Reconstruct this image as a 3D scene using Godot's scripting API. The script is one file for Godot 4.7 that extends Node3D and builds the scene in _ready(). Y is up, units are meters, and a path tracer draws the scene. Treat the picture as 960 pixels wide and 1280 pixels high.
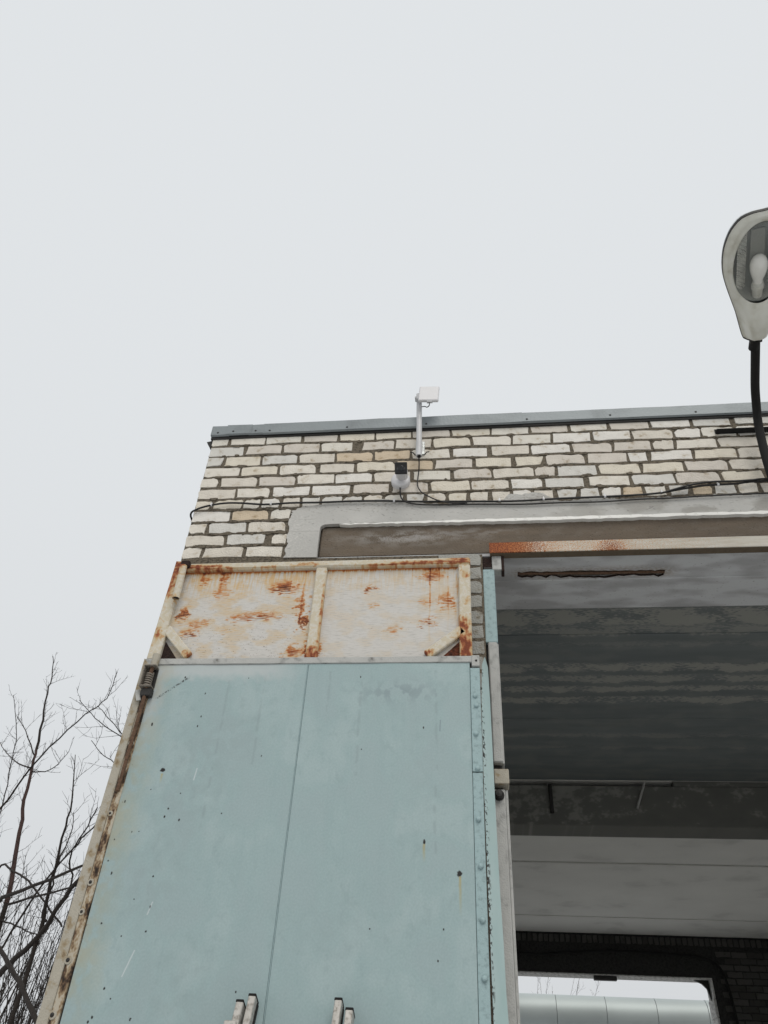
extends Node3D
# Brick garage with an open sheet-metal gate leaf under an overcast sky.
# x runs along the facade, y is up, z comes towards the photographer; the facade stands at z = 0.

const TOP := 5.43            # top of the brickwork
var rng := RandomNumberGenerator.new()
var used := {}
var tu := Vector3(1, 0, 0)   # how builders lay texture coordinates: u = p.tu + ou, v = p.tv + ov
var tv := Vector3(0, -1, 0)
var ou := 0.0
var ov := 0.0
var M := {}

# ------------------------------------------------------------------ shapes
func begin() -> SurfaceTool:
	var st := SurfaceTool.new()
	st.begin(Mesh.PRIMITIVE_TRIANGLES)
	return st

func lay(u := Vector3(1, 0, 0), a := 0.0, v := Vector3(0, -1, 0), b := 0.0):
	tu = u; ou = a; tv = v; ov = b

func vert(st: SurfaceTool, p: Vector3):
	st.set_uv(Vector2(p.dot(tu) + ou, p.dot(tv) + ov))
	st.add_vertex(p)

func tri(st: SurfaceTool, a: Vector3, b: Vector3, c: Vector3, out: Vector3, smooth := -1):
	st.set_smooth_group(smooth)
	if (b - a).cross(c - a).dot(out) > 0.0:
		var t := b; b = c; c = t
	vert(st, a); vert(st, b); vert(st, c)

func quad(st: SurfaceTool, a: Vector3, b: Vector3, c: Vector3, d: Vector3, out: Vector3, smooth := -1):
	tri(st, a, b, c, out, smooth); tri(st, a, c, d, out, smooth)

func box(st: SurfaceTool, lo: Vector3, hi: Vector3, bev := 0.003, xf := Transform3D.IDENTITY):
	var c := (lo + hi) * 0.5
	var h := (hi - lo) * 0.5
	bev = minf(bev, minf(h.x, minf(h.y, h.z)) * 0.45)
	var at := func(s: Vector3, ax: int) -> Vector3:
		var q := Vector3.ZERO
		for k in 3:
			q[k] = c[k] + s[k] * (h[k] - (0.0 if k == ax else bev))
		return xf * q
	for ax in 3:
		var b1 := (ax + 1) % 3
		var b2 := (ax + 2) % 3
		for s in [-1.0, 1.0]:
			var v: Array = []
			for e in [[-1, -1], [1, -1], [1, 1], [-1, 1]]:
				var sg := Vector3.ZERO
				sg[ax] = s; sg[b1] = e[0]; sg[b2] = e[1]
				v.append(at.call(sg, ax))
			var o := Vector3.ZERO; o[ax] = s
			quad(st, v[0], v[1], v[2], v[3], xf.basis * o)
		if bev > 0.0:
			for s1 in [-1.0, 1.0]:
				for s2 in [-1.0, 1.0]:
					var p := Vector3.ZERO; var q := Vector3.ZERO
					p[ax] = -1; q[ax] = 1; p[b1] = s1; q[b1] = s1; p[b2] = s2; q[b2] = s2
					var o2 := Vector3.ZERO; o2[b1] = s1; o2[b2] = s2
					quad(st, at.call(p, b1), at.call(q, b1), at.call(q, b2), at.call(p, b2), xf.basis * o2)
	if bev > 0.0:
		for sx in [-1.0, 1.0]:
			for sy in [-1.0, 1.0]:
				for sz in [-1.0, 1.0]:
					var s3 := Vector3(sx, sy, sz)
					tri(st, at.call(s3, 0), at.call(s3, 1), at.call(s3, 2), xf.basis * s3)

func prism(st: SurfaceTool, poly: PackedVector2Array, z0: float, z1: float, bev := 0.0):
	# an outline in x, y with its thickness along z; the front edge may be eased
	var n := poly.size()
	var mid := Vector2.ZERO
	for p in poly: mid += p / n
	var front := poly
	if bev > 0.0:
		var r := Geometry2D.offset_polygon(poly, -bev, Geometry2D.JOIN_MITER)
		if r.size() == 1 and r[0].size() == n: front = PackedVector2Array(r[0])
		# offset_polygon may start at another corner
		if front != poly:
			var best := 0; var bd := 1e9
			for k in n:
				var d := front[k].distance_to(poly[0])
				if d < bd: bd = d; best = k
			var turned := PackedVector2Array()
			var same := Geometry2D.is_polygon_clockwise(front) == Geometry2D.is_polygon_clockwise(poly)
			for k in n: turned.append(front[posmod(best + (k if same else -k), n)])
			front = turned
	for half in [[front, z1, 1.0], [poly, z0, -1.0]]:
		var pl: PackedVector2Array = half[0]
		var ix := Geometry2D.triangulate_polygon(pl)
		for k in range(0, ix.size(), 3):
			tri(st, Vector3(pl[ix[k]].x, pl[ix[k]].y, half[1]), Vector3(pl[ix[k + 1]].x, pl[ix[k + 1]].y, half[1]), Vector3(pl[ix[k + 2]].x, pl[ix[k + 2]].y, half[1]), Vector3(0, 0, half[2]))
	var cw := Geometry2D.is_polygon_clockwise(poly)
	for k in n:
		var a := poly[k]; var b := poly[(k + 1) % n]
		var fa := front[k]; var fb := front[(k + 1) % n]
		var e := (b - a)
		var o := Vector3(e.y, -e.x, 0) * (-1.0 if cw else 1.0)
		var zm := z1 - bev
		quad(st, Vector3(a.x, a.y, z0), Vector3(b.x, b.y, z0), Vector3(b.x, b.y, zm), Vector3(a.x, a.y, zm), o)
		if bev > 0.0:
			quad(st, Vector3(a.x, a.y, zm), Vector3(b.x, b.y, zm), Vector3(fb.x, fb.y, z1), Vector3(fa.x, fa.y, z1), o + Vector3(0, 0, 1))

func tube(st: SurfaceTool, pts: Array, r0: float, r1 := -1.0, n := 8, caps := true):
	if r1 < 0.0: r1 = r0
	var total := 0.0
	for k in range(1, pts.size()): total += (pts[k] - pts[k - 1]).length()
	var rings: Array = []
	var up := Vector3.ZERO
	var run := 0.0
	for k in pts.size():
		var t: Vector3
		if k == 0: t = pts[1] - pts[0]
		elif k == pts.size() - 1: t = pts[k] - pts[k - 1]
		else: t = (pts[k + 1] - pts[k]).normalized() + (pts[k] - pts[k - 1]).normalized()
		t = t.normalized()
		if up == Vector3.ZERO: up = t.cross(Vector3(0.31, 0.17, 0.93)).normalized()
		up = (up - t * up.dot(t)).normalized()
		var side := t.cross(up)
		if k: run += (pts[k] - pts[k - 1]).length()
		var r := lerpf(r0, r1, run / maxf(total, 1e-6))
		var ring: Array = []
		for i in n:
			var a := TAU * i / n
			ring.append(pts[k] + (up * cos(a) + side * sin(a)) * r)
		rings.append(ring)
	for k in range(1, rings.size()):
		for i in n:
			var j := (i + 1) % n
			var o: Vector3 = (rings[k][i] + rings[k][j] + rings[k - 1][i] + rings[k - 1][j]) * 0.25 - (pts[k] + pts[k - 1]) * 0.5
			quad(st, rings[k - 1][i], rings[k - 1][j], rings[k][j], rings[k][i], o, 0)
	if caps:
		for e in [0, pts.size() - 1]:
			var o2: Vector3 = pts[e] - pts[1 if e == 0 else e - 1]
			for i in range(1, n - 1):
				tri(st, rings[e][0], rings[e][i], rings[e][i + 1], o2, -1)

func lathe(st: SurfaceTool, prof: Array, xf: Transform3D, n := 16, smooth := 0):
	# prof: [radius, height] pairs turned about the local y axis
	for k in range(1, prof.size()):
		for i in n:
			var q: Array = []
			for e in [[k - 1, i], [k - 1, i + 1], [k, i + 1], [k, i]]:
				var a: float = TAU * e[1] / n
				q.append(xf * Vector3(cos(a) * prof[e[0]][0], prof[e[0]][1], sin(a) * prof[e[0]][0]))
			var dr: float = prof[k][0] - prof[k - 1][0]
			var dh: float = prof[k][1] - prof[k - 1][1]
			var am := TAU * (i + 0.5) / n
			var o := xf.basis * Vector3(cos(am) * dh, -dr, sin(am) * dh)
			if dh < 0.0 and absf(dr) < 1e-6: o = -o
			quad(st, q[0], q[1], q[2], q[3], o, smooth)

# ------------------------------------------------------------------ nodes
func numbered(called: String) -> String:
	if not used.has(called):
		used[called] = 0
		return called
	used[called] += 1
	return "%s_%03d" % [called, used[called]]

func put(called: String, st: SurfaceTool, m: Material, parent: Node = null) -> MeshInstance3D:
	st.generate_normals()
	var o := MeshInstance3D.new()
	o.mesh = st.commit()
	o.material_override = m
	return hang(o, called, parent)

func hang(o: MeshInstance3D, called: String, parent: Node = null) -> MeshInstance3D:
	if parent == null:
		o.name = numbered(called)
		add_child(o, true)
	else:
		var n := called; var k := 0
		while parent.has_node(NodePath(n)):
			k += 1; n = "%s_%03d" % [called, k]
		o.name = n
		parent.add_child(o, true)
	return o

func thing(called: String, label: String, category: String, at := Vector3.ZERO, group := "") -> Node3D:
	var o := Node3D.new()
	o.name = numbered(called)
	add_child(o, true)
	o.position = at
	tag(o, label, category, group)
	return o

func tag(o: Node, label: String, category: String, group := ""):
	o.set_meta("label", label)
	o.set_meta("category", category)
	if group != "": o.set_meta("group", group)

# ------------------------------------------------------------------ textures
func noise_bytes(w: int, h: int, fx: float, fy: float, octaves: int, s: int, ridged := false) -> PackedByteArray:
	# fx, fy: cycles over the whole picture
	var n := FastNoiseLite.new()
	n.noise_type = FastNoiseLite.TYPE_SIMPLEX_SMOOTH
	n.seed = s
	n.fractal_type = FastNoiseLite.FRACTAL_RIDGED if ridged else FastNoiseLite.FRACTAL_FBM
	n.fractal_octaves = octaves
	var ww := w; var hh := h
	var f: float
	if fx / w > fy / h:
		f = fx / w; hh = maxi(4, int(round(h * (fy / h) / f)))
	else:
		f = fy / h; ww = maxi(4, int(round(w * (fx / w) / f)))
	n.frequency = f
	var im := n.get_image(ww, hh, false, false, true)
	im.convert(Image.FORMAT_L8)
	if ww != w or hh != h: im.resize(w, h, Image.INTERPOLATE_CUBIC)
	return im.get_data()

func picture(w: int, h: int, fn: Callable) -> ImageTexture:
	var d := PackedByteArray()
	d.resize(w * h * 3)
	var k := 0
	for y in h:
		for x in w:
			var c: Color = fn.call(x, y, y * w + x)
			d[k] = clampi(int(c.r * 255.0), 0, 255)
			d[k + 1] = clampi(int(c.g * 255.0), 0, 255)
			d[k + 2] = clampi(int(c.b * 255.0), 0, 255)
			k += 3
	var im := Image.create_from_data(w, h, false, Image.FORMAT_RGB8, d)
	im.generate_mipmaps()
	return ImageTexture.create_from_image(im)

func bump_from(bytes: PackedByteArray, w: int, h: int, strength: float) -> ImageTexture:
	var im := Image.create_from_data(w, h, false, Image.FORMAT_L8, bytes)
	im.convert(Image.FORMAT_RGBA8)
	im.bump_map_to_normal_map(strength)
	return ImageTexture.create_from_image(im)

func sm(a: float, b: float, x: float) -> float:
	var t := clampf((x - a) / (b - a), 0.0, 1.0)
	return t * t * (3.0 - 2.0 * t)

func mat(c: Color, rough := 0.8, metal := 0.0) -> StandardMaterial3D:
	var m := StandardMaterial3D.new()
	m.albedo_color = c
	m.roughness = rough
	m.metallic = metal
	return m

func tex_noise(s: int, freq: float, octaves: int, ramp: Array, size := 512) -> NoiseTexture2D:
	var t := NoiseTexture2D.new()
	t.width = size; t.height = size; t.seamless = true
	var n := FastNoiseLite.new()
	n.noise_type = FastNoiseLite.TYPE_SIMPLEX_SMOOTH
	n.seed = s; n.frequency = freq; n.fractal_octaves = octaves
	t.noise = n
	var g := Gradient.new()
	var offs := PackedFloat32Array(); var cols := PackedColorArray()
	for e in ramp: offs.append(e[0]); cols.append(e[1])
	g.offsets = offs; g.colors = cols
	t.color_ramp = g
	return t

func tex_normal(s: int, freq: float, octaves: int, strength: float) -> NoiseTexture2D:
	var t := NoiseTexture2D.new()
	t.width = 512; t.height = 512; t.seamless = true
	var n := FastNoiseLite.new()
	n.noise_type = FastNoiseLite.TYPE_SIMPLEX_SMOOTH
	n.seed = s; n.frequency = freq; n.fractal_octaves = octaves
	t.noise = n; t.as_normal_map = true; t.bump_strength = strength
	return t

func world_mat(c: Color, tex: Texture2D, scale: float, rough := 0.9, nrm: Texture2D = null, nscale := 1.0, off := Vector3.ZERO) -> StandardMaterial3D:
	var m := mat(c, rough)
	m.albedo_texture = tex
	m.uv1_triplanar = true; m.uv1_world_triplanar = true
	m.uv1_scale = Vector3.ONE * scale
	m.uv1_offset = off
	if nrm:
		m.normal_enabled = true; m.normal_texture = nrm; m.normal_scale = nscale
	return m

func g(v: float) -> Color:
	return Color(v, v, v)

func uv_mat(tex: Texture2D, rough := 0.6, metal := 0.0, nrm: Texture2D = null, nscale := 1.0) -> StandardMaterial3D:
	var m := mat(Color.WHITE, rough, metal)
	m.albedo_texture = tex
	if nrm:
		m.normal_enabled = true; m.normal_texture = nrm; m.normal_scale = nscale
	return m

func materials():
	var grain := tex_normal(3, 0.06, 4, 6.0)
	var fine := tex_normal(4, 0.16, 3, 4.0)
	# brick: lime-sand brick, faintly blotched and pitted
	var bt := tex_noise(11, 0.012, 6, [[0.0, Color(0.70, 0.66, 0.60)], [0.16, Color(0.90, 0.88, 0.85)], [0.30, g(0.965)], [0.75, g(1.0)], [1.0, g(1.0)]], 1024)
	M.brick = []
	for c in [Color(0.850, 0.835, 0.798), Color(0.831, 0.808, 0.766), Color(0.871, 0.859, 0.835), Color(0.810, 0.785, 0.748), Color(0.845, 0.819, 0.763), Color(0.815, 0.808, 0.786), Color(0.860, 0.840, 0.801), Color(0.796, 0.735, 0.645)]:
		M.brick.append(world_mat(c, bt, 0.9, 0.95, fine, 0.5, Vector3(M.brick.size() * 0.37, M.brick.size() * 0.61, 0)))
	var dt := tex_noise(12, 0.03, 5, [[0.0, g(0.5)], [0.4, g(0.85)], [1.0, g(1.0)]])
	M.mortar = world_mat(Color(0.47, 0.435, 0.38), dt, 2.5, 1.0, grain, 1.4)
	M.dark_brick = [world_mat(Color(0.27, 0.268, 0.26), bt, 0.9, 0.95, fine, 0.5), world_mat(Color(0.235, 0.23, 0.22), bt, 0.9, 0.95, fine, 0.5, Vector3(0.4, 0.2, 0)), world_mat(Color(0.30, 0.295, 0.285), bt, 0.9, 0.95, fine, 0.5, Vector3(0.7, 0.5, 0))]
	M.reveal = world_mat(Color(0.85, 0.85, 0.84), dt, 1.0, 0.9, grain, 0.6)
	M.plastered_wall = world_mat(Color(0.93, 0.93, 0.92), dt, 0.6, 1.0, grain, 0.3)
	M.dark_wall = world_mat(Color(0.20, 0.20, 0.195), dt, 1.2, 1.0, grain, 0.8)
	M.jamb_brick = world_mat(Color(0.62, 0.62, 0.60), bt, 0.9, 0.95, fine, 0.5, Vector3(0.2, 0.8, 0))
	M.concrete = world_mat(Color(0.52, 0.52, 0.50), dt, 1.0, 0.95, grain, 0.6)
	M.white_seal = world_mat(Color(0.90, 0.90, 0.885), tex_noise(13, 0.02, 4, [[0.0, g(0.86)], [0.3, g(1)], [1.0, g(1)]]), 2.0, 0.6, fine, 0.2)
	M.cable = mat(Color(0.07, 0.07, 0.075), 0.5)
	M.white_plastic = world_mat(Color(0.85, 0.85, 0.86), tex_noise(14, 0.008, 4, [[0.0, g(0.86)], [0.5, g(0.98)], [1.0, g(1)]]), 1.0, 0.4)
	M.grey_plastic = world_mat(Color(0.77, 0.775, 0.785), tex_noise(14, 0.008, 4, [[0.0, g(0.84)], [0.5, g(0.97)], [1.0, g(1)]]), 1.0, 0.45)
	M.black_gloss = mat(Color(0.02, 0.02, 0.022), 0.4)
	M.dark_metal = world_mat(Color(0.16, 0.155, 0.15), dt, 3.0, 0.6, fine, 0.4)
	M.black = mat(Color(0.05, 0.05, 0.05), 0.9)
	M.galv = world_mat(Color(0.80, 0.815, 0.815), tex_noise(15, 0.03, 4, [[0.0, g(0.7)], [0.5, g(0.95)], [1.0, g(1)]]), 2.0, 0.42, fine, 0.15)
	M.galv.metallic = 0.75
	M.cladding = world_mat(Color(0.73, 0.765, 0.765), tex_noise(29, 0.004, 2, [[0.0, g(0.9)], [0.5, g(0.96)], [1.0, g(1)]]), 0.2, 0.55)
	M.cladding.metallic = 0.35
	M.flash = world_mat(Color(0.52, 0.55, 0.565), tex_noise(16, 0.005, 4, [[0.0, g(0.86)], [0.45, g(0.97)], [1.0, g(1)]], 1024), 0.6, 0.5, fine, 0.12)
	M.flash.metallic = 0.2
	M.bark = world_mat(Color(0.20, 0.175, 0.16), dt, 5.0, 0.95, grain, 0.8)
	M.red_bark = world_mat(Color(0.30, 0.215, 0.20), dt, 5.0, 0.85, grain, 0.5)
	M.grey_bark = world_mat(Color(0.22, 0.20, 0.19), dt, 5.0, 0.95)
	M.lamp = world_mat(Color(0.86, 0.865, 0.845), tex_noise(17, 0.005, 4, [[0.0, Color(0.80, 0.785, 0.74)], [0.4, Color(0.95, 0.945, 0.925)], [1.0, g(1)]], 1024), 1.6, 0.5, fine, 0.1)
	M.ground = world_mat(Color(0.92, 0.925, 0.93), tex_noise(18, 0.01, 6, [[0.0, Color(0.42, 0.40, 0.37)], [0.30, Color(0.62, 0.60, 0.57)], [0.42, g(0.93)], [1.0, g(1)]], 1024), 0.12, 0.9, grain, 0.8)
	M.floor = world_mat(Color(0.88, 0.87, 0.85), dt, 0.5, 0.9, grain, 0.4)
	M.aluminium = world_mat(Color(0.74, 0.73, 0.71), tex_noise(19, 0.02, 5, [[0.0, Color(0.55, 0.53, 0.50)], [0.45, g(0.92)], [1.0, g(1)]]), 4.0, 0.5, fine, 0.2)
	M.aluminium.metallic = 0.25
	# old cream paint breaking into rust, in three strengths
	var shades := [[0.0, Color(0.27, 0.135, 0.08)], [0.0, Color(0.5, 0.25, 0.12)], [0.0, Color(0.72, 0.60, 0.44)], [0.0, Color(0.78, 0.74, 0.665)], [1.0, Color(0.795, 0.775, 0.73)]]
	for r in [["rust_light", 21, [0.0, 0.2, 0.29, 0.40]], ["rust_mid", 22, [0.06, 0.32, 0.42, 0.55]], ["rust_heavy", 23, [0.25, 0.55, 0.68, 0.8]]]:
		var ramp: Array = []
		for k in 5: ramp.append([r[2][k] if k < 4 else 1.0, shades[k][1]])
		M[r[0]] = world_mat(Color.WHITE, tex_noise(r[1], 0.011, 6, ramp, 1024), 1.3, 0.85, grain, 0.5)
	M.rust = world_mat(Color(0.42, 0.21, 0.12), tex_noise(24, 0.03, 5, [[0.0, g(0.35)], [0.5, g(0.8)], [1.0, g(1.0)]]), 2.0, 0.95, grain, 1.2)
	M.dark_rust = world_mat(Color(0.19, 0.12, 0.095), dt, 3.0, 0.95, grain, 1.2)
	M.rod = world_mat(Color(0.44, 0.34, 0.27), dt, 3.0, 0.95, grain, 1.0)
	M.old_steel = world_mat(Color(0.56, 0.53, 0.49), dt, 6.0, 0.7, grain, 0.6)
	M.blue_paint = world_mat(Color(0.597, 0.691, 0.703), tex_noise(25, 0.02, 5, [[0.0, g(0.80)], [0.4, g(0.96)], [1.0, g(1)]], 1024), 1.5, 0.6, fine, 0.12)
	M.pale_paint = world_mat(Color(0.70, 0.705, 0.695), tex_noise(26, 0.009, 6, [[0.0, Color(0.45, 0.43, 0.41)], [0.14, g(0.80)], [0.36, g(0.95)], [1.0, g(1)]], 1024), 1.2, 0.75, fine, 0.25)
	M.beige_paint = world_mat(Color(0.67, 0.65, 0.60), tex_noise(27, 0.010, 6, [[0.0, Color(0.55, 0.45, 0.34)], [0.2, Color(0.85, 0.79, 0.70)], [0.42, g(0.96)], [1.0, g(1)]], 1024), 1.2, 0.75, fine, 0.3)
	M.glass = mat(Color(0.85, 0.88, 0.88, 0.10), 0.03)
	M.glass.transparency = BaseMaterial3D.TRANSPARENCY_ALPHA
	M.bulb = mat(Color(0.97, 0.968, 0.95), 0.25)
	painted_materials()

func dots() -> ImageTexture:
	# pressed dimples of a lamp reflector
	return picture(64, 64, func(x: int, y: int, _i: int) -> Color:
		var r := Vector2(posmod(x + (16 if (y / 16) % 2 else 0), 32) - 16, posmod(y, 16) - 8).length()
		return Color(0.45, 0.45, 0.44).lerp(Color(0.95, 0.95, 0.93), sm(3.0, 8.5, r)))

func blob(x: float, y: float, cx: float, cy: float, rx: float, ry: float) -> float:
	var dx := (x - cx) / rx
	var dy := (y - cy) / ry
	var d := dx * dx + dy * dy
	return 0.0 if d > 4.0 else exp(-d * 1.6)

func painted_materials():
	var grain := tex_normal(3, 0.06, 4, 6.0)
	var fine := tex_normal(4, 0.16, 3, 4.0)
	# gate sheets: x 0..1.8 m, y 3.6..0 m
	var w := 720; var h := 1440
	var a := noise_bytes(w, h, 5, 8, 5, 101)
	var b := noise_bytes(w, h, 160, 300, 2, 102)
	var c := noise_bytes(w, h, 30, 5, 4, 103)
	var e := noise_bytes(w, h, 26, 44, 4, 104)
	var holes := [[0.270, 2.971, 0.011, 0.009], [1.705, 2.528, 0.010, 0.012], [1.551, 2.657, 0.005, 0.009], [0.342, 2.787, 0.004, 0.004], [0.158, 3.206, 0.004, 0.008]]
	for k in 46:
		holes.append([rng.randf_range(0.10, 0.42) if k % 3 else rng.randf_range(0.2, 1.7), rng.randf_range(1.6, 3.5), rng.randf_range(0.0016, 0.004), rng.randf_range(0.002, 0.006)])
	var pit := PackedByteArray()
	pit.resize(w * h)
	for q in holes:
		for yy in range(maxi(0, int((3.6 - q[1] - 0.03) * h / 3.6)), mini(h, int((3.6 - q[1] + 0.03) * h / 3.6))):
			for xx in range(maxi(0, int((q[0] - 0.03) * w / 1.8)), mini(w, int((q[0] + 0.03) * w / 1.8))):
				var hx: float = (xx * 1.8 / w - q[0]) / q[2]; var hy: float = (3.6 - yy * 3.6 / h - q[1]) / q[3]
				pit[yy * w + xx] = maxi(pit[yy * w + xx], int(255.0 * sm(1.4, 0.7, hx * hx + hy * hy + (b[yy * w + xx] / 255.0 - 0.5) * 1.2)))
	var sheet := func(x: int, y: int, i: int) -> Color:
		var px := x * 1.8 / w; var py := 3.6 - y * 3.6 / h
		var big := a[i] / 255.0; var sp := b[i] / 255.0; var st := c[i] / 255.0; var md := e[i] / 255.0
		var col := Color(0.577, 0.660, 0.668)
		col = col.lerp(Color(0.626, 0.695, 0.703), sm(0.5, 0.8, big) * 0.5)
		col = col.lerp(Color(0.501, 0.594, 0.607), sm(0.5, 0.15, st) * 0.10)
		col = col.lerp(Color(0.446, 0.520, 0.532), sm(0.60, 0.85, md) * 0.14 * sm(0.35, 0.65, big))
		col = col.lerp(Color(0.587, 0.646, 0.661), 0.28 * sm(0.55, 0.30, big))
		col = col * (0.97 + 0.06 * sp)
		# grey smudges rubbed into the paint, a few faint runs
		for q in [[0.42, 2.95, 0.22, 0.40, 0.40], [0.30, 2.45, 0.20, 0.22, 0.35], [0.62, 3.15, 0.16, 0.25, 0.25], [1.15, 2.30, 0.30, 0.16, 0.22], [0.55, 2.05, 0.30, 0.20, 0.28], [1.55, 2.95, 0.12, 0.35, 0.20]]:
			col = col.lerp(Color(0.532, 0.585, 0.596), 0.7 * q[4] * blob(px, py, q[0], q[1], q[2], q[3]) * sm(0.30, 0.62, md * 0.7 + st * 0.3))
		for q in [[0.52, 3.45, 2.7], [0.71, 3.50, 3.0], [1.22, 3.52, 2.95], [1.60, 3.5, 2.6], [1.05, 3.5, 3.2]]:
			if py < q[1] and py > q[2]: col = col.lerp(Color(0.497, 0.555, 0.565), 0.30 * sm(0.010, 0.002, absf(px - q[0] + 0.012 * (big - 0.5))) * sm(0.35, 0.6, md))
		# scuffed band near the top of the second sheet, whitened upper corner of the first
		col = col.lerp(Color(0.472, 0.534, 0.553), 0.6 * blob(px, py, 1.42, 3.38, 0.24, 0.07) * sm(0.4, 0.65, md))
		col = col.lerp(Color(0.701, 0.726, 0.730), 0.75 * sm(0.08, 0.0, px - 0.10 - 0.05 * md) * sm(2.9, 3.4, py))
		col = col.lerp(Color(0.701, 0.726, 0.730), 0.8 * sm(3.43, 3.50, py + 0.05 * (md - 0.5)) * sm(0.95, 0.7, px))
		# rusty run-off beside the bolted edge
		var edge := sm(0.26, 0.09, px + 0.10 * (md - 0.5))
		col = col.lerp(Color(0.622, 0.590, 0.487), edge * 0.55 * sm(0.30, 0.70, big * 0.5 + md * 0.5))
		col = col.lerp(Color(0.33, 0.25, 0.18), edge * 0.8 * sm(0.78, 0.86, sp * 0.45 + md * 0.55))
		# chipped diagonal scratch
		var sd := absf((px - 0.16) * 0.62 - (py - 3.36) * 0.78)
		if px > 0.14 and px < 0.30 and py < 3.48: col = col.lerp(Color(0.28, 0.30, 0.30), sm(0.008, 0.001, sd) * sm(0.45, 0.6, sp))
		for sc in [[0.32, 2.15, 0.03, 0.10], [0.36, 2.36, 0.012, 0.05], [0.44, 2.95, 0.006, 0.06], [1.62, 3.20, 0.002, 0.06]]:
			var lx: float = absf(px - sc[0] - (py - sc[1]) * sc[2] / sc[3])
			if absf(py - sc[1]) < sc[3] * 0.5: col = col.lerp(Color(0.782, 0.806, 0.817) if sc[0] < 1.0 else Color(0.453, 0.512, 0.539), 0.7 * sm(0.004, 0.001, lx))
		if pit[i] > 0: col = col.lerp(Color(0.06, 0.05, 0.045), pit[i] / 255.0)
		for q in [[1.707, 2.52, 0.16], [1.551, 2.65, 0.08], [0.272, 2.955, 0.05]]:
			if py < q[1] and py > q[1] - q[2]:
				col = col.lerp(Color(0.661, 0.565, 0.332), 0.6 * sm(0.008, 0.002, absf(px - q[0] + 0.004 * (md - 0.5))) * (1.0 - (q[1] - py) / q[2]))
		return col
	M.gate = uv_mat(picture(w, h, sheet), 0.55, 0.0, bump_from(noise_bytes(512, 1024, 7, 9, 3, 105), 512, 1024, 2.2), 0.4)
	# rusty transom panel: x 0.05..1.8, y 4.2..3.58
	w = 1050; h = 372
	a = noise_bytes(w, h, 9, 5, 4, 111)
	b = noise_bytes(w, h, 26, 90, 4, 112)      # brushed sideways
	c = noise_bytes(w, h, 110, 4, 3, 113)      # streaks running down
	e = noise_bytes(w, h, 200, 80, 3, 114)
	var f := noise_bytes(w, h, 34, 16, 4, 115)
	var spots := [[0.723, 4.056, 0.10, 0.045, 1.0], [0.838, 3.93, 0.035, 0.12, 0.62], [0.862, 3.82, 0.022, 0.07, 1.0], [0.634, 3.869, 0.13, 0.025, 0.75], [0.823, 3.644, 0.06, 0.06, 0.7],
		[1.224, 4.039, 0.045, 0.02, 0.9], [1.530, 3.95, 0.09, 0.035, 0.4], [1.652, 3.95, 0.06, 0.09, 0.55], [1.571, 4.12, 0.10, 0.045, 0.65], [1.553, 3.812, 0.06, 0.018, 0.85], [1.367, 3.770, 0.06, 0.04, 0.45],
		[0.16, 3.885, 0.035, 0.055, 0.95], [0.222, 3.76, 0.05, 0.018, 0.95], [0.26, 3.82, 0.10, 0.05, 0.5], [0.36, 4.03, 0.10, 0.08, 0.42], [0.48, 3.86, 0.10, 0.03, 0.5], [0.24, 4.12, 0.04, 0.06, 0.5], [0.36, 4.13, 0.03, 0.06, 0.5], [0.94, 3.64, 0.05, 0.06, 0.8], [1.24, 3.93, 0.07, 0.03, 0.35], [1.40, 3.83, 0.05, 0.02, 0.3], [0.42, 3.78, 0.05, 0.02, 0.35]]
	var runs := [[1.560, 4.19, 3.69, 0.006, 0.75], [1.06, 4.19, 3.98, 0.004, 0.35], [1.20, 4.19, 4.06, 0.003, 0.3], [1.61, 4.19, 3.92, 0.004, 0.4], [0.345, 4.19, 4.02, 0.012, 0.5], [0.225, 4.19, 4.03, 0.012, 0.5], [0.76, 4.19, 3.9, 0.005, 0.3], [0.84, 4.19, 3.75, 0.007, 0.4], [1.36, 4.19, 3.95, 0.004, 0.25], [1.46, 4.19, 4.0, 0.004, 0.4], [0.46, 4.19, 4.04, 0.006, 0.4], [1.66, 4.19, 3.75, 0.006, 0.4], [0.56, 4.19, 4.08, 0.004, 0.3]]
	var trans := func(x: int, y: int, i: int) -> Color:
		var px := 0.05 + x * 1.75 / w; var py := 4.2 - y * 0.62 / h
		var big := a[i] / 255.0; var br := b[i] / 255.0; var dr := c[i] / 255.0; var sp := e[i] / 255.0; var md := f[i] / 255.0
		var col := Color(0.770, 0.764, 0.748)
		col = col.lerp(Color(0.770, 0.764, 0.753), sm(0.5, 0.7, br) * 0.6)
		col = col.lerp(Color(0.628, 0.618, 0.605), sm(0.45, 0.2, br) * 0.5)
		var near_top := sm(3.93, 4.19, py)
		var wx := px + (md - 0.5) * 0.10
		var wy := py + (br - 0.5) * 0.085 + (md - 0.5) * 0.03
		var leftish := sm(1.05, 0.75, px)
		var wash := near_top * sm(0.34, 0.72, dr) * (0.45 + 0.45 * leftish)
		wash += (0.27 + 0.33 * leftish) * sm(0.42, 0.72, big) * (0.4 + 0.6 * sm(0.3, 0.65, br))
		var r := 0.0
		for q in spots: r += 1.45 * q[4] * blob(wx, wy, q[0], q[1], q[2], q[3])
		r *= 0.62 + 0.55 * sm(0.32, 0.66, br)
		for q in runs:
			if py < q[1] and py > q[2]: r += q[4] * sm(q[3] * 1.3, q[3] * 0.2, absf(px - q[0] - (big - 0.5) * 0.01)) * (0.30 + 0.55 * (py - q[2]) / (q[1] - q[2]))
		r += sm(4.140, 4.166, py + 0.016 * (dr - 0.5)) * 0.85
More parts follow.
